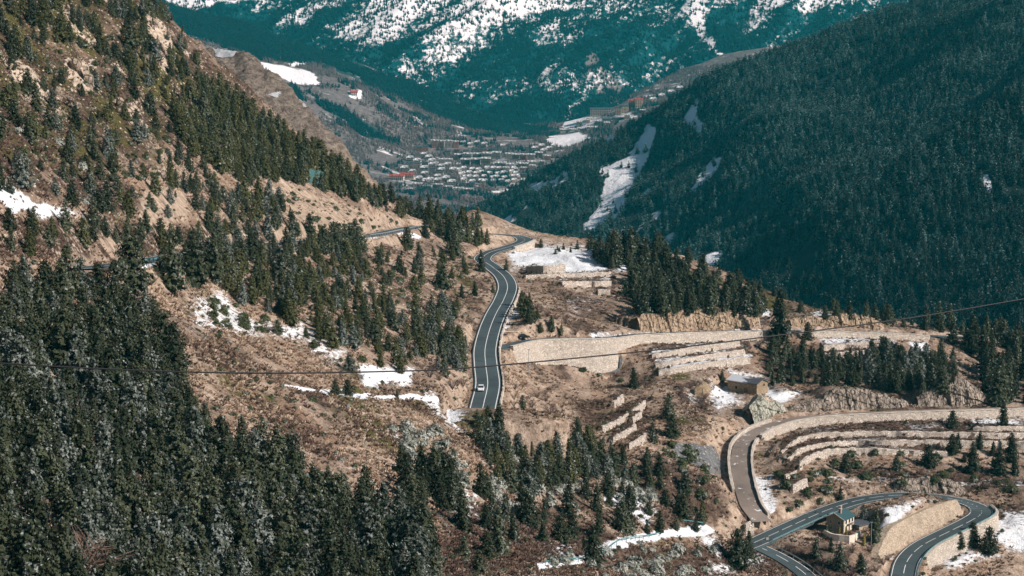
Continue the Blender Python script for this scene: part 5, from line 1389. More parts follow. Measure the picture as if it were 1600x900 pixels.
_f = fbm(P[:, 0], P[:, 1] * 0.6, 190, 4, 602, 0.6) + RNG.normal(0, 0.42, len(P)) - 0.55 * sstep(2300, 1500, P[:, 1])  # last term darkens tree colours at the near lower right, painting in its shade
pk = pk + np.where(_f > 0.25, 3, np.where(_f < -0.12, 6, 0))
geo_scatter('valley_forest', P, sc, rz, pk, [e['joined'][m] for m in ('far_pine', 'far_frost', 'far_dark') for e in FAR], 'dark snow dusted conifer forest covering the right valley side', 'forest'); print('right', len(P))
P, sc, rz, pk = scatter_on(MOUNT, 130000, -1500, 1700, 4600, 5560, 8, 13, lambda x, y, z, s, f, u, v, rg: ((s + 0.85 * fbm(x * 0.8 - y * 0.6, (x * 0.6 + y * 0.8) * 0.4, 34, 4, 610, 0.62) < 0.34) | (rg.random(len(x)) < 0.22)), 42)
geo_scatter('mountain_forest', P, sc, rz, pk, [e['joined']['mount_pine'] for e in FAR], 'teal looking forest on the lower flanks of the snowy mountain', 'forest'); print('mount', len(P))
P, sc, rz, pk = scatter_on(VALLEY, 130000, -1100, 500, 3100, 4480, 6, 11, lambda x, y, z, s, f, u, v, rg: (f + 0.5 * fbm(x, y, 70, 4, 620) > 0.5) | ((fbm(x, y, 38, 4, 621, 0.65) > 0.22) & (rg.random(len(x)) < 0.5) & (s < 0.5)), 43)
geo_scatter('valley_wood', P, sc, rz, pk, [e['joined']['mount_pine'] for e in FAR], 'dark woods on the left flank behind the rocky spur', 'forest'); print('valley', len(P))

P, sc, rz, pk = scatter_on(VALLEY, 110000, -1100, 700, 3150, 4600, 5, 9, lambda x, y, z, s, f, u, v, rg: (f < 0.5) & (s < 0.55) & (fbm(x, y, 60, 4, 630, 0.65) > -0.02) & (rg.random(len(x)) < 0.8), 44)
geo_scatter('leafless_wood', P, sc, rz, pk, [e['joined']['bare_wood'] for e in FAR], 'mauve grey leafless woods around the town', 'forest'); print('bare', len(P))

# ---- dwarf scrub: too many and too small to count
rgs = np.random.default_rng(321)
yy_ = 1.0 / (1 / 240.0 + rgs.uniform(0, 1, 40000) * (1 / 860.0 - 1 / 240.0)); xx_ = rgs.uniform(-0.27, 0.27, len(yy_)) * yy_
w_ = 0.10 + 0.75 * hz(xx_, yy_, mask['scrub']) + 0.55 * hz(xx_, yy_, mask['green']) + 0.5 * fbm(xx_, yy_, 14, 4, 940)
m_ = (hz(xx_, yy_, road_d) > 1.2) & (rgs.random(len(xx_)) < 0.42 * w_) & (hz(xx_, yy_, mask['snow']) < 0.8)
xx_, yy_ = xx_[m_], yy_[m_]; n_ = len(xx_)
geo_scatter('dwarf_scrub', np.stack([xx_, yy_, hz(xx_, yy_) - 0.05], -1), rgs.uniform(0.22, 0.62, n_), rgs.uniform(0, 6.28, n_), rgs.choice([0, 1, 2, 3, 4, 5, 6, 7, 8, 9], n_, p=[0.12, 0.12, 0.12, 0.08, 0.05, 0.05, 0.12, 0.12, 0.11, 0.11]),
            [e['joined']['shrub'] for e in SHRUBS] + [SHRUBS[0]['joined']['shrub_frost'], SHRUBS[2]['joined']['shrub_frost']] + BARE[:4], 'knee high dead bracken and dwarf scrub on the slopes', 'scrub'); print('scrub', n_)
# ------------------------------------------------------------------ rocks
def rock_mesh(seed, sub=3):
    bm = bmesh.new(); bmesh.ops.create_icosphere(bm, subdivisions=sub, radius=1.0)
    co = np.array([v.co[:] for v in bm.verts]); rg = np.random.default_rng(seed)
    for _ in range(11):                                               # chop flat faces so that it reads as broken rock
        n = rg.normal(0, 1, 3); n /= np.linalg.norm(n); lim = rg.uniform(0.35, 0.8)
        d = co @ n; co = co - np.where(d > lim, d - lim, 0)[:, None] * n * 0.92
    co *= 1 + 0.05 * fbm(co[:, 0] * 3 + 5, co[:, 1] * 3 + co[:, 2] * 4, 1.0, 3, seed)[:, None]
    for v, c in zip(bm.verts, co): v.co = c
    me = bpy.data.meshes.new('rock'); bm.to_mesh(me); bm.free(); return me
def outcrop_mesh(seed):
    # jointed slabs standing side by side
    rg = np.random.default_rng(seed); V = []; Fc = []; n = 0
    for i in range(11):
        me = rock_mesh(seed * 20 + i, 2)
        co = np.array([v.co[:] for v in me.vertices]); sx = rg.uniform(0.22, 0.5, 3) * np.array([1, 1, 1.35])
        an = rg.normal(0.25, 0.2); c_, s_ = math.cos(an), math.sin(an)
        co = co * sx; co = np.stack([co[:, 0] * c_ - co[:, 2] * s_, co[:, 1], co[:, 0] * s_ + co[:, 2] * c_], -1)
        co += np.array([rg.uniform(-0.75, 0.75), rg.uniform(-0.5, 0.5), rg.uniform(-0.55, 0.5)])
        V.append(co); Fc.append(np.array([p.vertices[:] for p in me.polygons]) + n); n += len(co)
        bpy.data.meshes.remove(me)
    return mesh_np('outcrop', np.concatenate(V), np.concatenate(Fc))
ROCKS = [outcrop_mesh(700 + i) for i in range(6)]
for r in ROCKS: r.materials.append(M['rock_slope'])
for k, (u, v, w, h, lab) in enumerate([
        (126, 118, 46, 52, 'large pale slabby outcrop high on the left slope'), (85, 150, 26, 26, 'rounded pale outcrop left below the large slab'), (38, 156, 26, 22, 'low pale rock near the left edge'),
        (110, 166, 36, 20, 'flat pale rock ledge under the large slab'), (186, 172, 40, 34, 'broken pale outcrop right of the lone rock pines'), (224, 22, 16, 34, 'narrow rock rib at the top of the skyline'),
        (242, 45, 18, 36, 'tall rock rib just below the skyline'), (252, 78, 20, 40, 'pale rock rib falling from the skyline'), (105, 12, 22, 18, 'pale rock block among the topmost pines'),
        (160, 205, 26, 20, 'small pale rock on the open left slope'), (215, 205, 30, 18, 'low tan rock above the mossy patch'), (420, 165, 20, 16, 'grey rock at the edge of the dense stand'), (12, 110, 22, 20, 'grey rock at the left edge'), (72, 45, 20, 16, 'grey boulder between the top left pines'), (60, 180, 30, 14, 'low rock shelf above the dark slope'), (290, 205, 18, 14, 'small tan boulder near the dense stand')]):
    p = hit(u, v)[0]
    if np.isnan(p[0]): continue
    m = p[1] / F
    o = link('rock_outcrop', ROCKS[k % 6], None, None, p + np.array([0, 0.6, 0.1 * h * m]), 0.7 * k, (w * m * 0.6, w * m * 0.42, h * m * 0.55))
    o.rotation_euler = (0.2 * math.sin(k), 0.35, 0.7 * k)
    tag(o, lab, 'rock', 'rock outcrops on the left slope')
def in_fan(n, rg):
    y = rg.uniform(0, 1, n); y = 1.0 / (1 / 240.0 + y * (1 / 860.0 - 1 / 240.0)); s = rg.uniform(-0.27, 0.27, n)
    x = s * y; return x, y
rg = np.random.default_rng(99)
x, y = in_fan(60000, rg); st = hz(x, y, mask['stony']) + 0.5 * hz(x, y, mask['rock']); rd = hz(x, y, road_d)
m = (rg.random(len(x)) < 0.05 + 0.5 * st) & (rd > 1.0); x, y = x[m], y[m]
small = [rock_mesh(800 + i, 1) for i in range(4)]
for r in small: r.materials.append(M['rock_slope'])
geo_scatter('loose_stones', np.stack([x, y, hz(x, y) + 0.05], -1), rg.gamma(2.0, 0.16, len(x)) + 0.12, rg.uniform(0, 6.28, len(x)), rg.integers(0, 4, len(x)), small, 'pale loose stones strewn over the slopes', 'stones')

# dry grass tussocks
def tussock(seed, n=9, h=0.55):
    rg = np.random.default_rng(seed); V = []; Fc = []
    for _ in range(n):
        az = rg.uniform(0, 6.28); r = rg.uniform(0, 0.22); l = rg.uniform(0.15, 0.55); hh = h * rg.uniform(0.5, 1.1)
        bx, by = r * math.cos(az), r * math.sin(az); wx, wy = -math.sin(az) * 0.09, math.cos(az) * 0.09; k = len(V)
        V += [(bx - wx, by - wy, -0.1), (bx + wx, by + wy, -0.1), (bx + math.cos(az) * l * 0.6 + wx * 0.6, by + math.sin(az) * l * 0.6 + wy * 0.6, hh * 0.8), (bx + math.cos(az) * l, by + math.sin(az) * l, hh * 0.7)]
        Fc.append((k, k + 1, k + 2, k + 3))
    return mesh_np('tussock', np.array(V), np.array(Fc))
T_ = NT('dry_grass', 0.9, 0.1)
_r = T_.obj_random()
T_.color(T_.ramp(_r, [(0.0, (0.16, 0.10, 0.066)), (0.35, (0.32, 0.225, 0.155)), (0.7, (0.46, 0.345, 0.25)), (1.0, (0.60, 0.49, 0.385))]))
M['dry_grass'] = T_.m
T_ = NT('dead_heather', 0.95, 0.1)
T_.color(T_.ramp(T_.obj_random(), [(0.0, (0.05, 0.03, 0.025)), (0.6, (0.14, 0.09, 0.07)), (1.0, (0.24, 0.17, 0.13))]))
M['heather'] = T_.m
tus = [tussock(900 + i) for i in range(3)]; tus2 = [tussock(910 + i, 12, 0.5) for i in range(3)]
for t_ in tus: t_.materials.append(M['dry_grass'])
for t_ in tus2: t_.materials.append(M['heather'])
x, y = in_fan(230000, rg); rd = hz(x, y, road_d); sn = hz(x, y, mask['snow']); sc_ = hz(x, y, mask['scrub']); ea = hz(x, y, mask['earth']) + hz(x, y, mask['scree']) + 0.6 * hz(x, y, mask['rock'])
patch = fbm(x, y, 10, 3, 930)
m = (rd > 0.9) & (sn + 0.5 * rg.random(len(x)) < 0.85) & (ea + 0.4 * rg.random(len(x)) < 0.75) & (patch + rg.normal(0, 0.3, len(x)) > -0.12)
x, y, sc_ = x[m], y[m], sc_[m]
dark = (sc_ + rg.normal(0, 0.2, len(x))) > 0.42
geo_scatter('dry_grass', np.stack([x, y, hz(x, y)], -1), rg.uniform(0.6, 1.5, len(x)), rg.uniform(0, 6.28, len(x)), np.where(dark, 3, 0) + rg.integers(0, 3, len(x)), tus + tus2, 'dry tan grass tussocks and dead heather over the slopes', 'grass')

# ------------------------------------------------------------------ barn and ruin
M['slate'] = mat_plain('slate_roof', (0.085, 0.095, 0.11), 0.7, 0.3, 0.3, 2.0)
T_ = NT('snowy_slate', 0.8, 0.2); _n = T_.noise(T_.coords('Object', (0.35, 1, 1)), 0.5, 5.0, 0.6)
_sx = T_.n('ShaderNodeSeparateXYZ'); _tc = T_.n('ShaderNodeTexCoord'); T_.l(_tc.outputs['Object'], _sx.inputs[0])
T_.color(T_.mix(T_.maprange(T_.math('ADD', _n, T_.math('MULTIPLY', _sx.outputs[0], -0.045)), 0.42, 0.55), (0.085, 0.095, 0.11), (0.62, 0.66, 0.70)))
M['snowy_slate'] = T_.m
M['dark_hole'] = mat_plain('dark_opening', (0.015, 0.013, 0.012), 0.9, 0.1)
M['glass'] = mat_plain('window_glass', (0.03, 0.04, 0.05), 0.15, 0.6, 0.1)
def gable_walls(L, W, H, R, cx=0.0):
    """walls of a gabled house, ridge along x"""
    v = [(-L / 2, -W / 2, -1.5), (L / 2, -W / 2, -1.5), (L / 2, W / 2, -1.5), (-L / 2, W / 2, -1.5), (-L / 2, -W / 2, H), (L / 2, -W / 2, H), (L / 2, W / 2, H), (-L / 2, W / 2, H), (-L / 2, 0, H + R), (L / 2, 0, H + R)]
    return MB().add(v, [(0, 1, 5, 4), (2, 3, 7, 6), (1, 2, 6, 9, 5), (3, 0, 4, 8, 7), (3, 2, 1, 0), (4, 5, 9, 8), (8, 9, 6, 7)])
def gable_roof(L, W, H, R, over=0.5, th=0.25):
    a = R / (W / 2); e = W / 2 + over; ze = H - a * over; l = L / 2 + over
    v = []
    for x in (-l, l):
        v += [(x, -e, ze + 0.06), (x, 0, H + R + 0.06), (x, e, ze + 0.06), (x, -e, ze + th + 0.06), (x, 0, H + R + th + 0.06), (x, e, ze + th + 0.06)]
    return MB().add(v, [(3, 4, 1, 0), (4, 5, 2, 1), (6, 7, 10, 9), (7, 8, 11, 10), (3, 9, 10, 4), (4, 10, 11, 5), (0, 1, 7, 6), (1, 2, 8, 7), (0, 6, 9, 3), (2, 5, 11, 8)])
barn = tag(empty('barn', BARN_AT, math.radians(-45.0)), 'old stone barn with half snowed slate roof above the gravel road', 'barn')
gable_walls(12.5, 6.0, 3.7, 1.3).build('wall', M['barn_stone'], barn)
gable_roof(12.5, 6.0, 3.7, 1.3, 0.4, 0.22).build('roof', M['snowy_slate'], barn)
MB().box((6.27, 0.9, 3.1), (0.14, 0.7, 0.7)).build('window', M['dark_hole'], barn)
MB().box((1.5, -3.02, 0.9), (1.3, 0.16, 2.0)).build('door', M['wood'], barn)
MB().box((-2.5, -3.02, 1.6), (0.7, 0.16, 0.8)).build('window', M['dark_hole'], barn)
p = hit(1100, 617)[0]; q = hit(1085, 616)[0]
rw = np.array([q, p, p + np.array([2.6, 3.6, 0.3])]); top = rw.copy(); top[:, 2] += [1.8, 4.2, 1.6]
tag(link('ruined_wall', wall_mesh('ruined_wall', top, rw[:, 2] - 1.0, 0.7, 0.22, 5), M['barn_stone']), 'crumbling corner of a ruined stone hut left of the barn', 'ruin', kind='thing')

# ------------------------------------------------------------------ house beside the lower road
M['render'] = mat_plain('cream_render', (0.66, 0.60, 0.51), 0.85, 0.2, 0.06)
M['house_stone'] = mat_stone('house_masonry', (0.42, 0.33, 0.24), (0.64, 0.54, 0.42), 2.4)
M['teal_roof'] = mat_plain('dark_teal_slates', (0.035, 0.085, 0.095), 0.55, 0.35, 0.25, 3.0)
M['brick'] = mat_plain('pinkish_brick', (0.36, 0.22, 0.17), 0.85, 0.2, 0.2, 3.0)
HZ = HOUSE_AT + np.array([0, 0, 0.2])
house = tag(empty('house', HZ, math.radians(53.0), 0.75), 'two storey house with dark teal roof and two brick chimneys beside the lower road', 'house')
gable_walls(8.2, 7.4, 5.2, 1.9).build('wall', M['house_stone'], house)
r_ = gable_roof(8.2, 7.4, 5.2, 1.9, 0.7, 0.22).build('roof', M['teal_roof'], house)
MB().box((0.4, -3.72, 2.55), (7.9, 0.10, 5.0)).build('rendered_front', M['render'], house)
for cx, cy in ((-1.6, -0.9), (2.2, 1.0)):
    c_ = MB().box((cx, cy, 7.2), (1.0, 0.8, 2.6)).build('chimney', M['brick'], house); MB().box((cx, cy, 8.58), (1.25, 1.05, 0.16)).build('chimney_cap', M['coping'], c_)
MB().add([(-4.95, -4.5, 4.75), (-4.95, 0, 7.05), (-4.95, 4.5, 4.75), (-4.95, 4.5, 5.1), (-4.95, 0, 7.42), (-4.95, -4.5, 5.1), (-4.82, -4.5, 4.75), (-4.82, 0, 7.05), (-4.82, 4.5, 4.75), (-4.82, 4.5, 5.1), (-4.82, 0, 7.42), (-4.82, -4.5, 5.1)],
         [(5, 4, 1, 0), (4, 3, 2, 1), (6, 7, 10, 11), (7, 8, 9, 10), (0, 1, 7, 6), (1, 2, 8, 7), (5, 11, 10, 4), (4, 10, 9, 3), (0, 6, 11, 5), (2, 3, 9, 8)]).build('barge_board', M['render'], house)
def window(parent, c, s, normal_x, frame=M['render']):
    w_ = MB().box(c, (0.14 if normal_x else s[0], s[0] if normal_x else 0.14, s[1])).build('window', M['glass'], parent)
    t = 0.10
    f_ = MB()
    for dz in (-s[1] / 2, s[1] / 2): f_.box((c[0], c[1], c[2] + dz), (0.2 if normal_x else s[0] + t, s[0] + t if normal_x else 0.2, t))
    for dx in (-s[0] / 2, s[0] / 2): f_.box((c[0] + (0 if normal_x else dx), c[1] + (dx if normal_x else 0), c[2]), (0.2 if normal_x else t, t if normal_x else 0.2, s[1] - t))
    f_.build('frame', frame, w_); return w_
for cx, cz in ((-2.2, 3.8), (0.5, 3.8), (2.9, 3.8), (-2.2, 1.2), (2.9, 1.2)): window(house, (cx, -3.78, cz), (1.1, 1.3), False, M['wood'])
for cy, cz in ((-1.8, 3.6), (1.6, 3.6), (-1.8, 1.2), (1.6, 1.2)): window(house, (-4.12, cy, cz), (0.9, 1.2), True)
MB().box((0.5, -3.80, 1.05), (1.1, 0.14, 2.1)).build('door', M['wood'], house)
MB().box((0.5, -4.3, 2.75), (4.4, 1.2, 0.16)).box((0.5, -4.86, 3.3), (4.4, 0.06, 0.08)).box((-1.6, -4.86, 3.0), (0.06, 0.06, 0.6)).box((2.6, -4.86, 3.0), (0.06, 0.06, 0.6)).box((0.5, -4.86, 3.0), (0.06, 0.06, 0.6)).build('balcony', M['wood'], house)
gar = tag(empty('garage', at(1343, 831, 540.0), math.radians(40)), 'low annex with flat dark roof right of the house', 'garage')
MB().box((0, 0, 0.9), (6.0, 4.6, 3.4)).build('wall', M['house_stone'], gar); MB().box((0, 0, 2.75), (6.8, 5.4, 0.3)).build('roof', M['slate'], gar); MB().box((0, -2.33, 0.9), (2.6, 0.12, 2.2)).build('door', M['wood'], gar)
gw = hit([1288, 1300, 1318, 1331, 1344], [836, 843, 846, 848, 838]); gt = gw.copy(); gt[:, 2] = gw[:, 2].max() + 1.6
tag(link('garden_wall', wall_mesh('garden_wall', gt, gw[:, 2] - 0.8, 0.5, 0.04, 8), M['render']), 'pale garden wall around the terrace in front of the house', 'wall', kind='thing')
CYP = build_variants('cypress', ['pine_dark', 'yellow'], [conifer(51, 10, 0.13, 22, 8, 3, 3, 0.35, 0.02, 0.5, 0.0)])[0]
for u, v, hp, mt, lab in [(1291, 836, 26, 'pine_dark', 'dark green cypress at the left corner of the house'), (1297, 838, 20, 'pine_dark', 'second dark cypress at the left corner of the house'), (1312, 840, 20, 'yellow', 'golden cypress left of the house door'), (1322, 841, 22, 'yellow', 'golden cypress right of the house door'), (1274, 816, 20, 'pine_dark', 'left of two dark cypresses beside the lower road'), (1281, 814, 17, 'pine_dark', 'right of two dark cypresses beside the lower road'), (1350, 852, 22, 'yellow', 'yellowish cypress below the annex')]:
    p = hit(u, v)[0]; r = tag(empty('cypress', p - np.array([0, 0, 0.2]), u * 0.1, hp * p[1] / F / 10), lab, 'tree', 'cypresses around the house')
    link('trunk', CYP['trunk'], None, r); link('crown', CYP['crown'][mt], None, r)

# earth-faced inner bank of the lower hairpin
q, hw = ROAD_LINES['low']
a_, b_ = int(par_of('low', 1530, 796) * (len(q) - 1)), int(par_of('low', 1411, 900) * (len(q) - 1))
inner = offset_line(q, -(hw + 1.3))[a_:b_ + 1]
hgt_ = np.interp(np.linspace(0, 1, len(inner)), [0, 0.08, 0.3, 0.7, 0.88, 1.0], [0.8, 3.2, 5.4, 5.8, 3.6, 0.5])
def bank_mesh(p, h, seed):
    full = resample(np.c_[p, h], 0.8); n = len(full); m = 10
    t = np.gradient(full[:, :2], axis=0); t /= np.linalg.norm(t, axis=1)[:, None] + 1e-9
    back = np.stack([t[:, 1], -t[:, 0]], -1); s = np.arange(n) * 0.8; rows = []
    for k in range(m + 1):
        f = k / m; off = 2.4 * f ** 1.3 + 0.5 * fbm(s, s * 0 + f * 4, 3.0, 4, seed) * (1 if 0 < k else 0.3)
        rows.append(np.c_[full[:, :2] + back * off[:, None], full[:, 2] - 0.5 + (full[:, 3] + 0.5) * f + (0.3 * fbm(s, s * 0, 4, 3, seed + 1) if k == m else 0)])
    for o_, dz in ((5.0, -0.2), (8.0, -3.5), (9.5, -10.0)): rows.append(np.c_[full[:, :2] + back * o_, full[:, 2] + full[:, 3] + dz])
    r = len(rows); return mesh_np('earth_bank', np.concatenate(rows), np.array([(k * n + i, k * n + i + 1, (k + 1) * n + i + 1, (k + 1) * n + i) for k in range(r - 1) for i in range(n - 1)]))
M['bank'] = mat_stone('sandy_masonry_bank', (0.38, 0.30, 0.22), (0.60, 0.50, 0.385), 1.7, (0.30, 0.23, 0.165))
tag(link('retaining_bank', bank_mesh(inner, hgt_, 66), M['bank']), 'tall sandy masonry bank on the inside of the lower hairpin', 'bank')

# ------------------------------------------------------------------ guard rails, fences, posts, signs
POST = MB().box((0, 0, 0.35), (0.14, 0.14, 1.1)).mesh('post')
def rail_along(line, mat, label, name='guard_rail', every=4.0, h=0.75, w=0.32, cat='guard rail', group='guard rails'):
    line = line[~np.isnan(line[:, 0])]
    q = resample(line, 2.0)
    v1, f1 = [], []
    n = len(q); t = np.gradient(q[:, :2], axis=0); t /= np.linalg.norm(t, axis=1)[:, None] + 1e-9; nr = np.stack([-t[:, 1], t[:, 0]], -1)
    prof_ = [(-0.05, h - w / 2), (-0.05, h + w / 2), (0.05, h + w / 2), (0.05, h - w / 2)]
    V = np.concatenate([np.c_[q[:, :2] + nr * a, q[:, 2] + b] for a, b in prof_])
    Fc = [(k * n + i, ((k + 1) % 4) * n + i, ((k + 1) % 4) * n + i + 1, k * n + i + 1) for k in range(4) for i in range(n - 1)]
    base = q[0].copy(); o = tag(empty(name, base), label, cat, group)
    link('rail', mesh_np('rail', V - base, np.array(Fc)), mat, o)
    pm = POST.copy(); pm.materials.append(mat)
    for p in resample(line, every): link('post', pm, None, o, p - base, 0.0, (1, 1, h + 0.25))
    return o
def road_rail(road, u0, v0, u1, v1, side, mat, label, extra=0.45, **kw):
    q, hw = ROAD_LINES[road]; a, b = sorted((int(par_of(road, u0, v0) * (len(q) - 1)), int(par_of(road, u1, v1) * (len(q) - 1))))
    l = offset_line(q, side * (hw + extra))[a:b + 1]; return rail_along(l, mat, label, **kw)
road_rail('low', 1524, 790, 1412, 905, 1, M['teal_metal'], 'teal guard rail on the outer edge of the lower hairpin', w=0.22)
road_rail('low', 1190, 843, 1285, 800, -1, M['teal_metal'], 'teal guard rail of the lower road left of the house', w=0.2)
road_rail('branch', 1195, 860, 1290, 945, 1, M['metal'], 'grey guard rail of the branch road at the bottom edge')
road_rail('main', 790, 387, 819, 374, -1, M['metal'], 'grey guard rail on the far hairpin')
road_rail('main', 250, 403, 190, 412, 1, M['teal_metal'], 'teal guard rail of the upper road in the gap between pines')
road_rail('main', 520, 372, 400, 383, 1, M['metal'], 'grey guard rail of the upper road above the wooded band')
road_rail('main', 655, 355, 560, 369, 1, M['metal'], 'pale guard rail at the far end of the upper road')
road_rail('mid', 800, 538, 950, 528, -1, M['metal'], 'thin grey rail on top of the tall retaining wall', extra=0.3, w=0.12)
pl_ = hit([852, 880, 905, 935, 958, 966, 985, 1010, 1030], [884, 880, 878, 872, 856, 850, 845, 842, 838])
rail_along(pl_, M['teal_metal'], 'teal tube railing beside the snowy footpath at the bottom', name='railing', w=0.22, h=0.95, cat='railing')
rail_along(hit([1068, 1085, 1098], [818, 820, 822]), M['teal_metal'], 'short teal railing at the upper end of the snowy footpath', name='railing', w=0.22, h=0.95, cat='railing')
p = atz(786, 527, -99.5); q2 = atz(812, 526, -99.8)
rail_along(np.array([p, q2]), M['coping'], 'white barrier bar at the start of the side road', name='barrier', every=5.0, h=1.9, w=0.25, cat='barrier')
def post_sign(u, v, hpx, label, panel=None, mat='coping', r=0.06, cat='post', name='post'):
    p = hit(u, v)[0]; h = hpx * p[1] / F
    o = tag(empty(name, p), label, cat, 'posts and signs')
    MB().tube([(0, 0, -0.5), (0, 0, h)], [r, r * 0.8], 8).build('pole', M['metal'], o)
    if panel: MB().box((0, -0.08, h - panel[1] / 2), (panel[0], 0.06, panel[1])).build('panel', M[mat], o)
    else: MB().box((0.0, 0, h), (r * 8, r * 3, r * 2)).build('cap', M['metal'], o)
post_sign(1199, 850, 11, 'white upright sign beside the lower road junction', (0.7, 1.7), cat='sign', name='road_sign')
post_sign(826, 585, 40, 'thin pale utility pole under the big retaining wall', r=0.10, name='utility_pole')
post_sign(1361, 856, 42, 'thin pale pole in front of the tall spruce', r=0.09, name='utility_pole')
post_sign(838, 374, 9, 'reflector post on the far hairpin, the right one', r=0.09, name='marker_post'); post_sign(822, 366, 8, 'reflector post on the far hairpin, the left one', r=0.09, name='marker_post')
post_sign(1262, 815, 16, 'grey lamp post beside the lower road', r=0.08, name='lamp_post'); post_sign(1084, 826, 16, 'thin post at the end of the snowy footpath', r=0.07, name='marker_post')
post_sign(839, 526, 14, 'thin post beside the side road entrance', r=0.07, name='marker_post')

# rockfall nets above the upper road
def net(c0, c1, h, label):
    o = tag(empty('rockfall_net', c0), label, 'net', 'rockfall nets'); d = c1 - c0; L = np.linalg.norm(d[:2]); rz = math.atan2(d[1], d[0]); o.rotation_euler = (0, 0, rz)
    slope_ = d[2] / L
    for i in range(4):
        x_ = L * i / 3; link('post', MB().tube([(x_, 0, slope_ * x_ - 0.8), (x_, -0.6, slope_ * x_ + h)], [0.14, 0.12], 6).mesh('post'), M['teal_metal'], o)
    w_ = MB()
    for i in range(int(L / 0.28) + 1):
        x_ = min(L, i * 0.28); w_.add([(x_ - 0.05, 0, slope_ * x_), (x_ + 0.05, 0, slope_ * x_), (x_ + 0.05, -0.58, slope_ * x_ + h), (x_ - 0.05, -0.58, slope_ * x_ + h)], [(0, 1, 2, 3)])
    for i in range(int(h / 0.28) + 1):
        f = i * 0.28 / h; w_.add([(0, -0.58 * f - 0.01, f * h), (L, -0.58 * f - 0.01, slope_ * L + f * h), (L, -0.58 * f - 0.01, slope_ * L + f * h + 0.1), (0, -0.58 * f - 0.01, f * h + 0.1)], [(0, 1, 2, 3)])
    w_.build('mesh_panel', M['teal_metal'], o)
def nhit(u, v):
    for k in range(40):
        p = hit(u, v + 2 * k)[0]
        if not np.isnan(p[0]): return p
a_ = [nhit(482, 286), nhit(508, 291), nhit(535, 291), nhit(566, 299)]
net(a_[0], a_[1], 5.6, 'teal rockfall net on posts above the upper road, the left and taller one'); net(a_[2], a_[3], 4.2, 'teal rockfall net on posts above the upper road, the right and lower one')

# ------------------------------------------------------------------ cars
M['white_paint'] = mat_plain('white_car_paint', (0.78, 0.79, 0.80), 0.3, 0.5, 0.02); M['black_paint'] = mat_plain('black_car_paint', (0.012, 0.012, 0.014), 0.3, 0.5, 0.02)
M['tyre'] = mat_plain('tyre_rubber', (0.02, 0.02, 0.02), 0.9, 0.1); M['lamp_red'] = mat_plain('tail_lamp', (0.35, 0.02, 0.02), 0.4, 0.4); M['lamp_white'] = mat_plain('head_lamp', (0.7, 0.72, 0.72), 0.2, 0.5)
def car(p, heading, paint, label, long=4.3, high=1.5):
    o = tag(empty('car', p, heading), label, 'car')
    L, W = long, 1.8
    sec = [(-L / 2, 0.35, 0.62, 0.80), (-L / 2 + 0.15, 0.25, 0.92, 0.92), (-L * 0.28, 0.22, 0.98, 1.0), (L * 0.20, 0.22, 0.95, 1.0), (L / 2 - 0.25, 0.25, 0.80, 0.94), (L / 2, 0.38, 0.60, 0.78)]
    def loft(sec, nm, mat, par):
        V = []; Fc = []
        for x_, z0, z1, k in sec: V += [(x_, -W / 2 * k, z0), (x_, -W / 2 * k, (z0 + z1) / 2), (x_, -W / 2 * k * 0.93, z1), (x_, W / 2 * k * 0.93, z1), (x_, W / 2 * k, (z0 + z1) / 2), (x_, W / 2 * k, z0)]
        for i in range(len(sec) - 1):
            for j in range(6): Fc.append((i * 6 + j, i * 6 + (j + 1) % 6, (i + 1) * 6 + (j + 1) % 6, (i + 1) * 6 + j))
        Fc.append(tuple(range(5, -1, -1))); Fc.append(tuple((len(sec) - 1) * 6 + j for j in range(6)))
        return MB().add(V, Fc).build(nm, mat, par)
    b = loft(sec, 'body', paint, o)
    loft([(-L * 0.44, 0.90, 0.98, 0.86), (-L * 0.30, 0.92, high - 0.06, 0.80), (L * 0.05, 0.92, high - 0.06, 0.80), (L * 0.24, 0.90, 0.98, 0.86)], 'glazing', M['glass'], o)
    loft([(-L * 0.31, high - 0.10, high - 0.02, 0.80), (-L * 0.24, high - 0.10, high + 0.02, 0.82), (L * 0.0, high - 0.10, high + 0.02, 0.82), (L * 0.06, high - 0.10, high - 0.02, 0.80)], 'roof', paint, o)
    for sx in (-L * 0.31, L * 0.31):
        for sy in (-1, 1):
            w_ = MB().tube([(sx, sy * 0.72, 0.32), (sx, sy * 0.91, 0.32)], [0.32, 0.32], 14).build('wheel', M['tyre'], o); MB().tube([(sx, sy * 0.90, 0.32), (sx, sy * 0.925, 0.32)], [0.19, 0.19], 10).build('rim', M['metal'], w_)
    for sy in (-1, 1):
        MB().box((-L / 2 + 0.06, sy * 0.58, 0.76), (0.14, 0.34, 0.14)).build('tail_light', M['lamp_red'], o); MB().box((L / 2 - 0.09, sy * 0.55, 0.66), (0.18, 0.36, 0.13)).build('headlight', M['lamp_white'], o); MB().box((L * 0.17, sy * 0.98, 0.98), (0.12, 0.18, 0.12)).build('mirror', paint, o)
    return o
q, hw = ROAD_LINES['main']; i_ = int(par_of('main', 760, 609) * (len(q) - 1)); tt = q[i_ + 1] - q[i_ - 1]
cp = offset_line(q, 1.7)[i_] + np.array([0, 0, 0.02])
car(cp, math.atan2(-tt[1], -tt[0]), M['white_paint'], 'small white car driving on the main road')
cp = atz(819, 529, -100.3); cp[2] = hz(cp[0], cp[1]) if hz(cp[0], cp[1]) > cp[2] else cp[2]
car(cp + np.array([0, 0.5, 0.05]), 0.15, M['black_paint'], 'small black car parked at the start of the side road', 4.0)

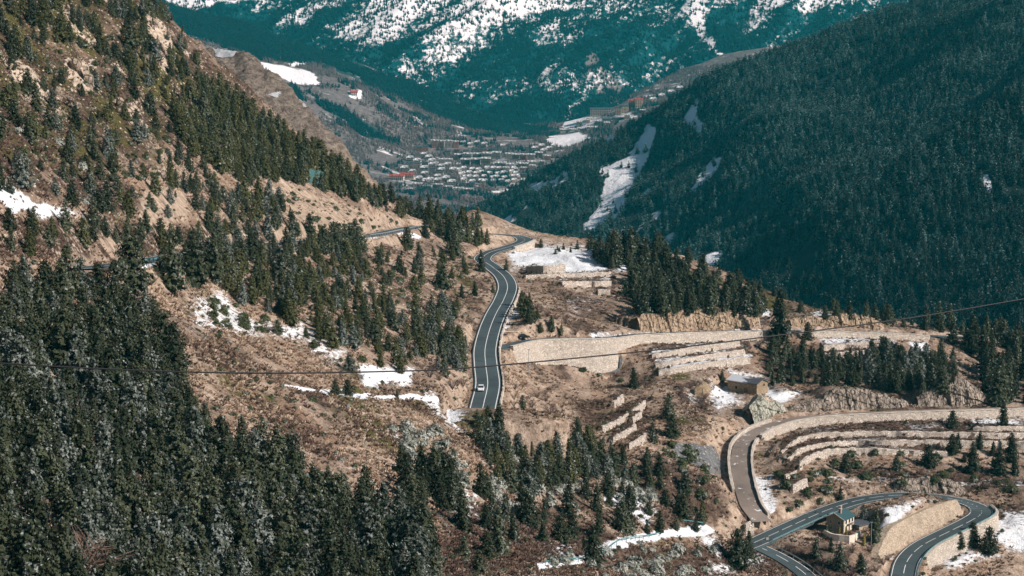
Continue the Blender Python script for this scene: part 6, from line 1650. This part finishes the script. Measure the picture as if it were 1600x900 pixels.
# ------------------------------------------------------------------ cable, foreground bits
cu = np.array([-160, 0, 200, 400, 600, 740, 1000, 1200, 1420, 1600, 1760]); cv = np.array([556, 567.5, 578, 583, 580.5, 574, 549.5, 526, 497, 467, 440.0]); cd = 70 + (cu + 160) * 0.028
cable_pts = resample(at(cu, cv, cd), 1.0)
tag(MB().tube([tuple(p) for p in cable_pts], 0.038, 6).build('power_cable', M['dark_metal']), 'thin black overhead cable sagging across the whole picture', 'cable')
p = hit(120, 905)[0]
o = link('bare_thicket', bare_bush(77, 1.3, 1.9, 60).mesh('bare_thicket'), M['twig'], None, p, 0.4, (3.4, 2.0, 3.2)); o.rotation_euler = (0, 0.5, 0.3)
tag(o, 'big leafless thicket leaning right at the lower left edge', 'thicket')
p = hit(8, 905)[0]
tr = tag(empty('concrete_trough', p, 0.3), 'grey concrete trough corner at the lower left edge', 'trough')
MB().box((0, -0.9, 0.5), (4.5, 0.25, 1.4)).box((0, 0.9, 0.5), (4.5, 0.25, 1.4)).box((2.13, 0, 0.5), (0.24, 1.55, 1.4)).box((-2.13, 0, 0.5), (0.24, 1.55, 1.4)).build('basin', M['metal'], tr); MB().box((0, 0, 0.75), (4.0, 1.5, 0.1)).build('filling', M['dark_hole'], tr)
# ------------------------------------------------------------------ the town in the valley
def vhit(u, v):
    """ground of the valley floor seen through pixels"""
    u = np.atleast_1d(np.asarray(u, float)); v = np.atleast_1d(np.asarray(v, float)); a, b = ray(u, v); f = sampler(VALLEY); out = np.full((len(u), 3), np.nan); done = np.zeros(len(u), bool)
    for d in np.arange(3000, 4900, 6.0):
        n = (b * d < f(a * d, np.full(len(u), d))) & ~done
        out[n] = np.stack([a * d, np.full(len(u), d), b * d], -1)[n]; done |= n
    return out
M['t_grey'] = mat_plain('grey_stone_render', (0.27, 0.265, 0.26), 0.9, 0.2, 0.15, 0.3); M['t_brick'] = mat_plain('red_brown_facade', (0.30, 0.15, 0.125), 0.9, 0.2, 0.15, 0.3); M['t_tan'] = mat_plain('sandy_facade', (0.52, 0.42, 0.32), 0.9, 0.2, 0.12, 0.3)
M['t_dark'] = mat_plain('dark_timber_facade', (0.085, 0.095, 0.095), 0.9, 0.2, 0.2, 0.3); M['t_white'] = mat_plain('white_facade', (0.68, 0.66, 0.62), 0.9, 0.2, 0.08, 0.3); M['t_orange'] = mat_plain('orange_facade', (0.50, 0.28, 0.17), 0.9, 0.2, 0.1, 0.3)
T_ = NT('snow_covered_roof', 0.8, 0.2); T_.color(T_.mix(T_.maprange(T_.noise(T_.coords('Object'), 0.25, 4.0, 0.7), 0.44, 0.58), (0.10, 0.115, 0.12), (0.62, 0.66, 0.68))); M['roof_snow'] = T_.m
M['roof_dark'] = mat_plain('dark_slate_town_roof', (0.05, 0.07, 0.085), 0.7, 0.3, 0.2, 0.3); M['roof_red'] = mat_plain('red_roof', (0.30, 0.06, 0.05), 0.7, 0.3, 0.2, 0.3)
_bcache = {}
def town_meshes(kind):
    if kind in _bcache: return _bcache[kind]
    L, W, H, R, floors, bays = {'block': (17, 11, 12, 2.4, 4, 5), 'tall': (15, 12, 16, 2.4, 5, 4), 'chalet': (10, 8, 6.0, 2.4, 2, 3), 'hotel': (50, 16, 17, 3.0, 4, 9), 'long': (30, 12, 9, 3.0, 3, 7), 'low': (26, 10, 5, 2.0, 1, 6)}[kind]
    wl = gable_walls(L, W, H, R).mesh('wall'); rf = gable_roof(L, W, H, R, 1.0, 0.6).mesh('roof'); wn_ = MB(); bl = MB()
    fh = H / floors
    for f in range(floors):
        for b in range(bays):
            x_ = -L / 2 + L * (b + 0.5) / bays
            wn_.box((x_, -W / 2 - 0.06, fh * (f + 0.5)), (L / bays * 0.5, 0.2, fh * 0.5))
            if b < 3: wn_.box((L / 2 + 0.06, -W / 2 + W * (b + 0.5) / 3, fh * (f + 0.5)), (0.2, W / 6, fh * 0.45)); wn_.box((-L / 2 - 0.06, -W / 2 + W * (b + 0.5) / 3, fh * (f + 0.5)), (0.2, W / 6, fh * 0.45))
        if f: bl.box((0, -W / 2 - 0.7, fh * f), (L * 0.9, 1.3, 0.35))
    dm = [MB().add([(x_ - 1.4, -W / 2 - 0.5, H - 0.3), (x_ + 1.4, -W / 2 - 0.5, H - 0.3), (x_ + 1.4, -W / 2 - 0.5, H + 1.6), (x_, -W / 2 - 0.5, H + 2.8), (x_ - 1.4, -W / 2 - 0.5, H + 1.6), (x_ - 1.4, -0.8, H - 0.3), (x_ + 1.4, -0.8, H - 0.3), (x_ + 1.4, -0.8, H + 1.6), (x_, -0.8, H + 2.8), (x_ - 1.4, -0.8, H + 1.6)],
                   [(0, 1, 2, 3, 4), (9, 8, 7, 6, 5), (1, 6, 7, 2), (2, 7, 8, 3), (3, 8, 9, 4), (4, 9, 5, 0)]).mesh('dormer') for x_ in ((-L / 4, L / 4) if kind in ('block', 'tall', 'hotel', 'long') else ())]
    ch = MB().box((L * 0.22, W * 0.12, H + R + 0.6), (1.2, 1.0, 2.2)).mesh('chimney')
    _bcache[kind] = (wl, rf, wn_.mesh('windows'), bl.mesh('balconies') if bl.v else None, dm, ch); return _bcache[kind]
_matcache = {}
def withmat(me, mat):
    k = (me.name, mat)
    if k not in _matcache:
        c = me.copy(); c.materials.append(M[mat]); _matcache[k] = c
    return _matcache[k]
BN = [0]
def building(u, v, kind, wall, roof, label, rot=0.0, sc=1.0, group='houses of the valley town', cat='building'):
    p = vhit(u, v)[0]
    if np.isnan(p[0]): return
    wl, rf, wn_, bl, dm, ch = town_meshes(kind)
    o = tag(empty('apartment_block' if kind in ('block', 'tall', 'long') else {'chalet': 'chalet', 'hotel': 'hotel', 'low': 'low_building'}[kind], p, rot, sc), label, cat, group)
    link('wall', withmat(wl, wall), None, o); r_ = link('roof', withmat(rf, roof), None, o); link('chimney', withmat(ch, 't_grey'), None, r_)
    tag(link('windows', withmat(wn_, 'glass'), None, o), kind='stuff')
    if bl: tag(link('balconies', withmat(bl, 'wood'), None, o), kind='stuff')
    for d in dm: link('dormer', withmat(d, roof), None, r_)
rr = random.Random(5)
def row(pts, kind, walls, roof, what, where, sc=1.0, rot=0.0):
    ords = ['leftmost', 'second', 'third', 'fourth', 'fifth', 'sixth', 'seventh', 'eighth', 'ninth', 'tenth']
    for i, (u, v) in enumerate(pts):
        pos = 'leftmost' if i == 0 else ('rightmost' if i == len(pts) - 1 else ords[i] + ' from left')
        building(u, v, kind, walls[i % len(walls)], roof, f'{what}, {pos} in {where}', rot + rr.uniform(-0.12, 0.12), sc * rr.uniform(0.92, 1.08))
row([(655, 237), (664, 236)], 'block', ['t_brick'], 'roof_dark', 'red brown block', 'pair at the left of the brick row', 0.75)
row([(679, 231), (690, 231), (701, 231), (712, 231)], 'tall', ['t_brick', 't_grey', 't_grey', 't_brick'], 'roof_snow', 'tall narrow block', 'upper brick row of the town', 0.85)
row([(724, 226), (735, 229), (746, 226), (757, 229)], 'chalet', ['t_dark', 't_white'], 'roof_snow', 'small stepped chalet', 'short row right of the brick blocks', 1.0)
row([(691, 256), (702, 256)], 'block', ['t_grey'], 'roof_snow', 'grey block', 'pair left of the long teal rows', 0.8)
row([(716, 250), (731, 250), (746, 249), (761, 249), (776, 248)], 'block', ['t_dark', 't_grey', 't_dark'], 'roof_snow', 'dark block with snowy roof', 'upper long row in the town centre', 0.95)
row([(727, 259), (743, 259), (759, 258)], 'block', ['t_dark'], 'roof_snow', 'dark block with snowy roof', 'lower long row in the town centre', 0.98)
row([(795, 248), (806, 249), (818, 249), (830, 250), (842, 247)], 'block', ['t_grey', 't_dark', 't_brick', 't_grey', 't_dark'], 'roof_snow', 'grey block', 'row beside the right forest slope', 0.85)
row([(782, 260), (800, 262), (816, 261), (834, 258)], 'long', ['t_dark', 't_grey'], 'roof_snow', 'long low block', 'row below the right forest slope', 0.75)
row([(662, 245), (670, 250)], 'chalet', ['t_dark'], 'roof_snow', 'dark chalet', 'pair under the brick row', 1.1)
row([(620, 282), (636, 279)], 'long', ['t_white', 't_tan'], 'roof_red', 'pale building with red roof edge', 'pair above the near tan crest', 0.85)
row([(645, 272), (655, 284), (664, 276), (672, 286), (684, 280), (690, 270)], 'chalet', ['t_white', 't_grey', 't_dark'], 'roof_snow', 'snow roofed chalet', 'lower left cluster of the town', 1.1)
row([(700, 262), (708, 270), (676, 262), (690, 264)], 'chalet', ['t_tan', 't_grey'], 'roof_snow', 'sandy chalet', 'cluster left of the dark town wood', 1.15)
row([(640, 262), (652, 263), (664, 261), (676, 270), (688, 276)], 'block', ['t_grey', 't_tan', 't_dark'], 'roof_dark', 'grey brown block', 'mid left cluster of the town', 0.75)
row([(652, 292), (668, 295), (684, 293), (700, 296), (716, 299), (732, 300)], 'long', ['t_grey', 't_white', 't_dark'], 'roof_snow', 'long low shed', 'lowest row above the near crest', 0.6)
row([(700, 243), (714, 241), (728, 241), (742, 240), (756, 240), (770, 239)], 'block', ['t_grey', 't_brick', 't_grey'], 'roof_dark', 'grey block with dark roof', 'row right under the brick blocks', 0.7)
row([(850, 240), (858, 236), (866, 232), (846, 232), (836, 236)], 'chalet', ['t_grey', 't_brick'], 'roof_snow', 'brown chalet', 'cluster against the right forest edge', 1.1)
row([(905, 196), (918, 193), (934, 196), (948, 198), (980, 186), (1004, 178)], 'block', ['t_grey', 't_tan', 't_dark'], 'roof_snow', 'grey block', 'scattered row around the long hotel', 0.7)
row([(1020, 160), (1034, 154), (1048, 148), (1062, 142)], 'chalet', ['t_tan', 't_grey'], 'roof_snow', 'lone chalet', 'line up the right valley head', 1.2)
row([(632, 268), (641, 252), (652, 256), (663, 268), (675, 256), (684, 287), (697, 284), (706, 290)], 'chalet', ['t_dark', 't_grey', 't_brick'], 'roof_snow', 'dim grey chalet', 'loose band left of the town centre', 1.2)
row([(722, 293), (738, 292), (754, 291), (770, 290), (786, 288), (802, 284), (818, 278), (830, 272)], 'block', ['t_dark', 't_grey', 't_tan'], 'roof_dark', 'small dark roofed block', 'curved lower street of the town', 0.6)
row([(790, 268), (804, 270), (818, 268), (832, 265), (846, 258), (856, 250)], 'block', ['t_grey', 't_dark', 't_brick'], 'roof_snow', 'small grey block', 'street under the right forest edge', 0.65)
k_ = 0
for v0 in (268, 274, 280, 286):
    pts = [(716 + 11 * i + rr.uniform(-3, 3) + (v0 - 268) * 0.6, v0 + rr.uniform(-2, 2)) for i in range(9)]
    row(pts, 'chalet', ['t_white', 't_grey', 't_dark', 't_tan'], 'roof_snow', 'tiny snow roofed chalet', ['topmost', 'second', 'third', 'lowest'][k_] + ' row beside the dark town wood', 0.95, 0.3); k_ += 1
building(938, 181, 'hotel', 't_grey', 'roof_dark', 'long hotel with dark roof and bays left of the sandy blocks', 0.05, 0.9)
row([(966, 180), (976, 177)], 'tall', ['t_tan'], 'roof_dark', 'sandy tall block', 'pair right of the long hotel', 0.95)
row([(988, 169), (998, 168)], 'tall', ['t_orange', 't_tan'], 'roof_red', 'orange block', 'pair at the edge of the forested slope', 1.0)
row([(950, 189), (966, 188)], 'low', ['t_dark'], 'roof_dark', 'low dark building', 'pair below the long hotel', 1.0)
row([(884, 206), (898, 205), (912, 204), (926, 202)], 'low', ['t_grey'], 'roof_snow', 'low grey building', 'row above the snowy field left of the hotel', 0.9)
building(553, 150, 'chalet', 't_white', 'roof_red', 'lone chalet with red roof on the left flank above town', 0.2, 1.3)
building(925, 188, 'low', 't_white', 'roof_snow', 'low white building under the left end of the hotel', 0.0, 0.9)
print('buildings done')

# ------------------------------------------------------------------ air of the valley
hb = MB().box((0, 3750, 170), (12200, 10700, 1320)).mesh('haze')
hm = bpy.data.materials.new('valley_haze'); hm.use_nodes = True
ht = hm.node_tree
for n in list(ht.nodes):
    if n.bl_idname != 'ShaderNodeOutputMaterial': ht.nodes.remove(n)
pv = ht.nodes.new('ShaderNodeVolumePrincipled')
pv.inputs['Color'].default_value = (0.03, 0.68, 0.82, 1.0)
pv.inputs['Absorption Color'].default_value = (0.9, 0.9, 0.9, 1.0)
pv.inputs['Density'].default_value = HAZE_DENSITY
pv.inputs['Anisotropy'].default_value = 0.0
ht.links.new(pv.outputs[0], [n for n in ht.nodes if n.bl_idname == 'ShaderNodeOutputMaterial'][0].inputs['Volume'])
tag(link('haze', hb, hm), 'thin blue green haze filling the valley', 'haze', kind='stuff')
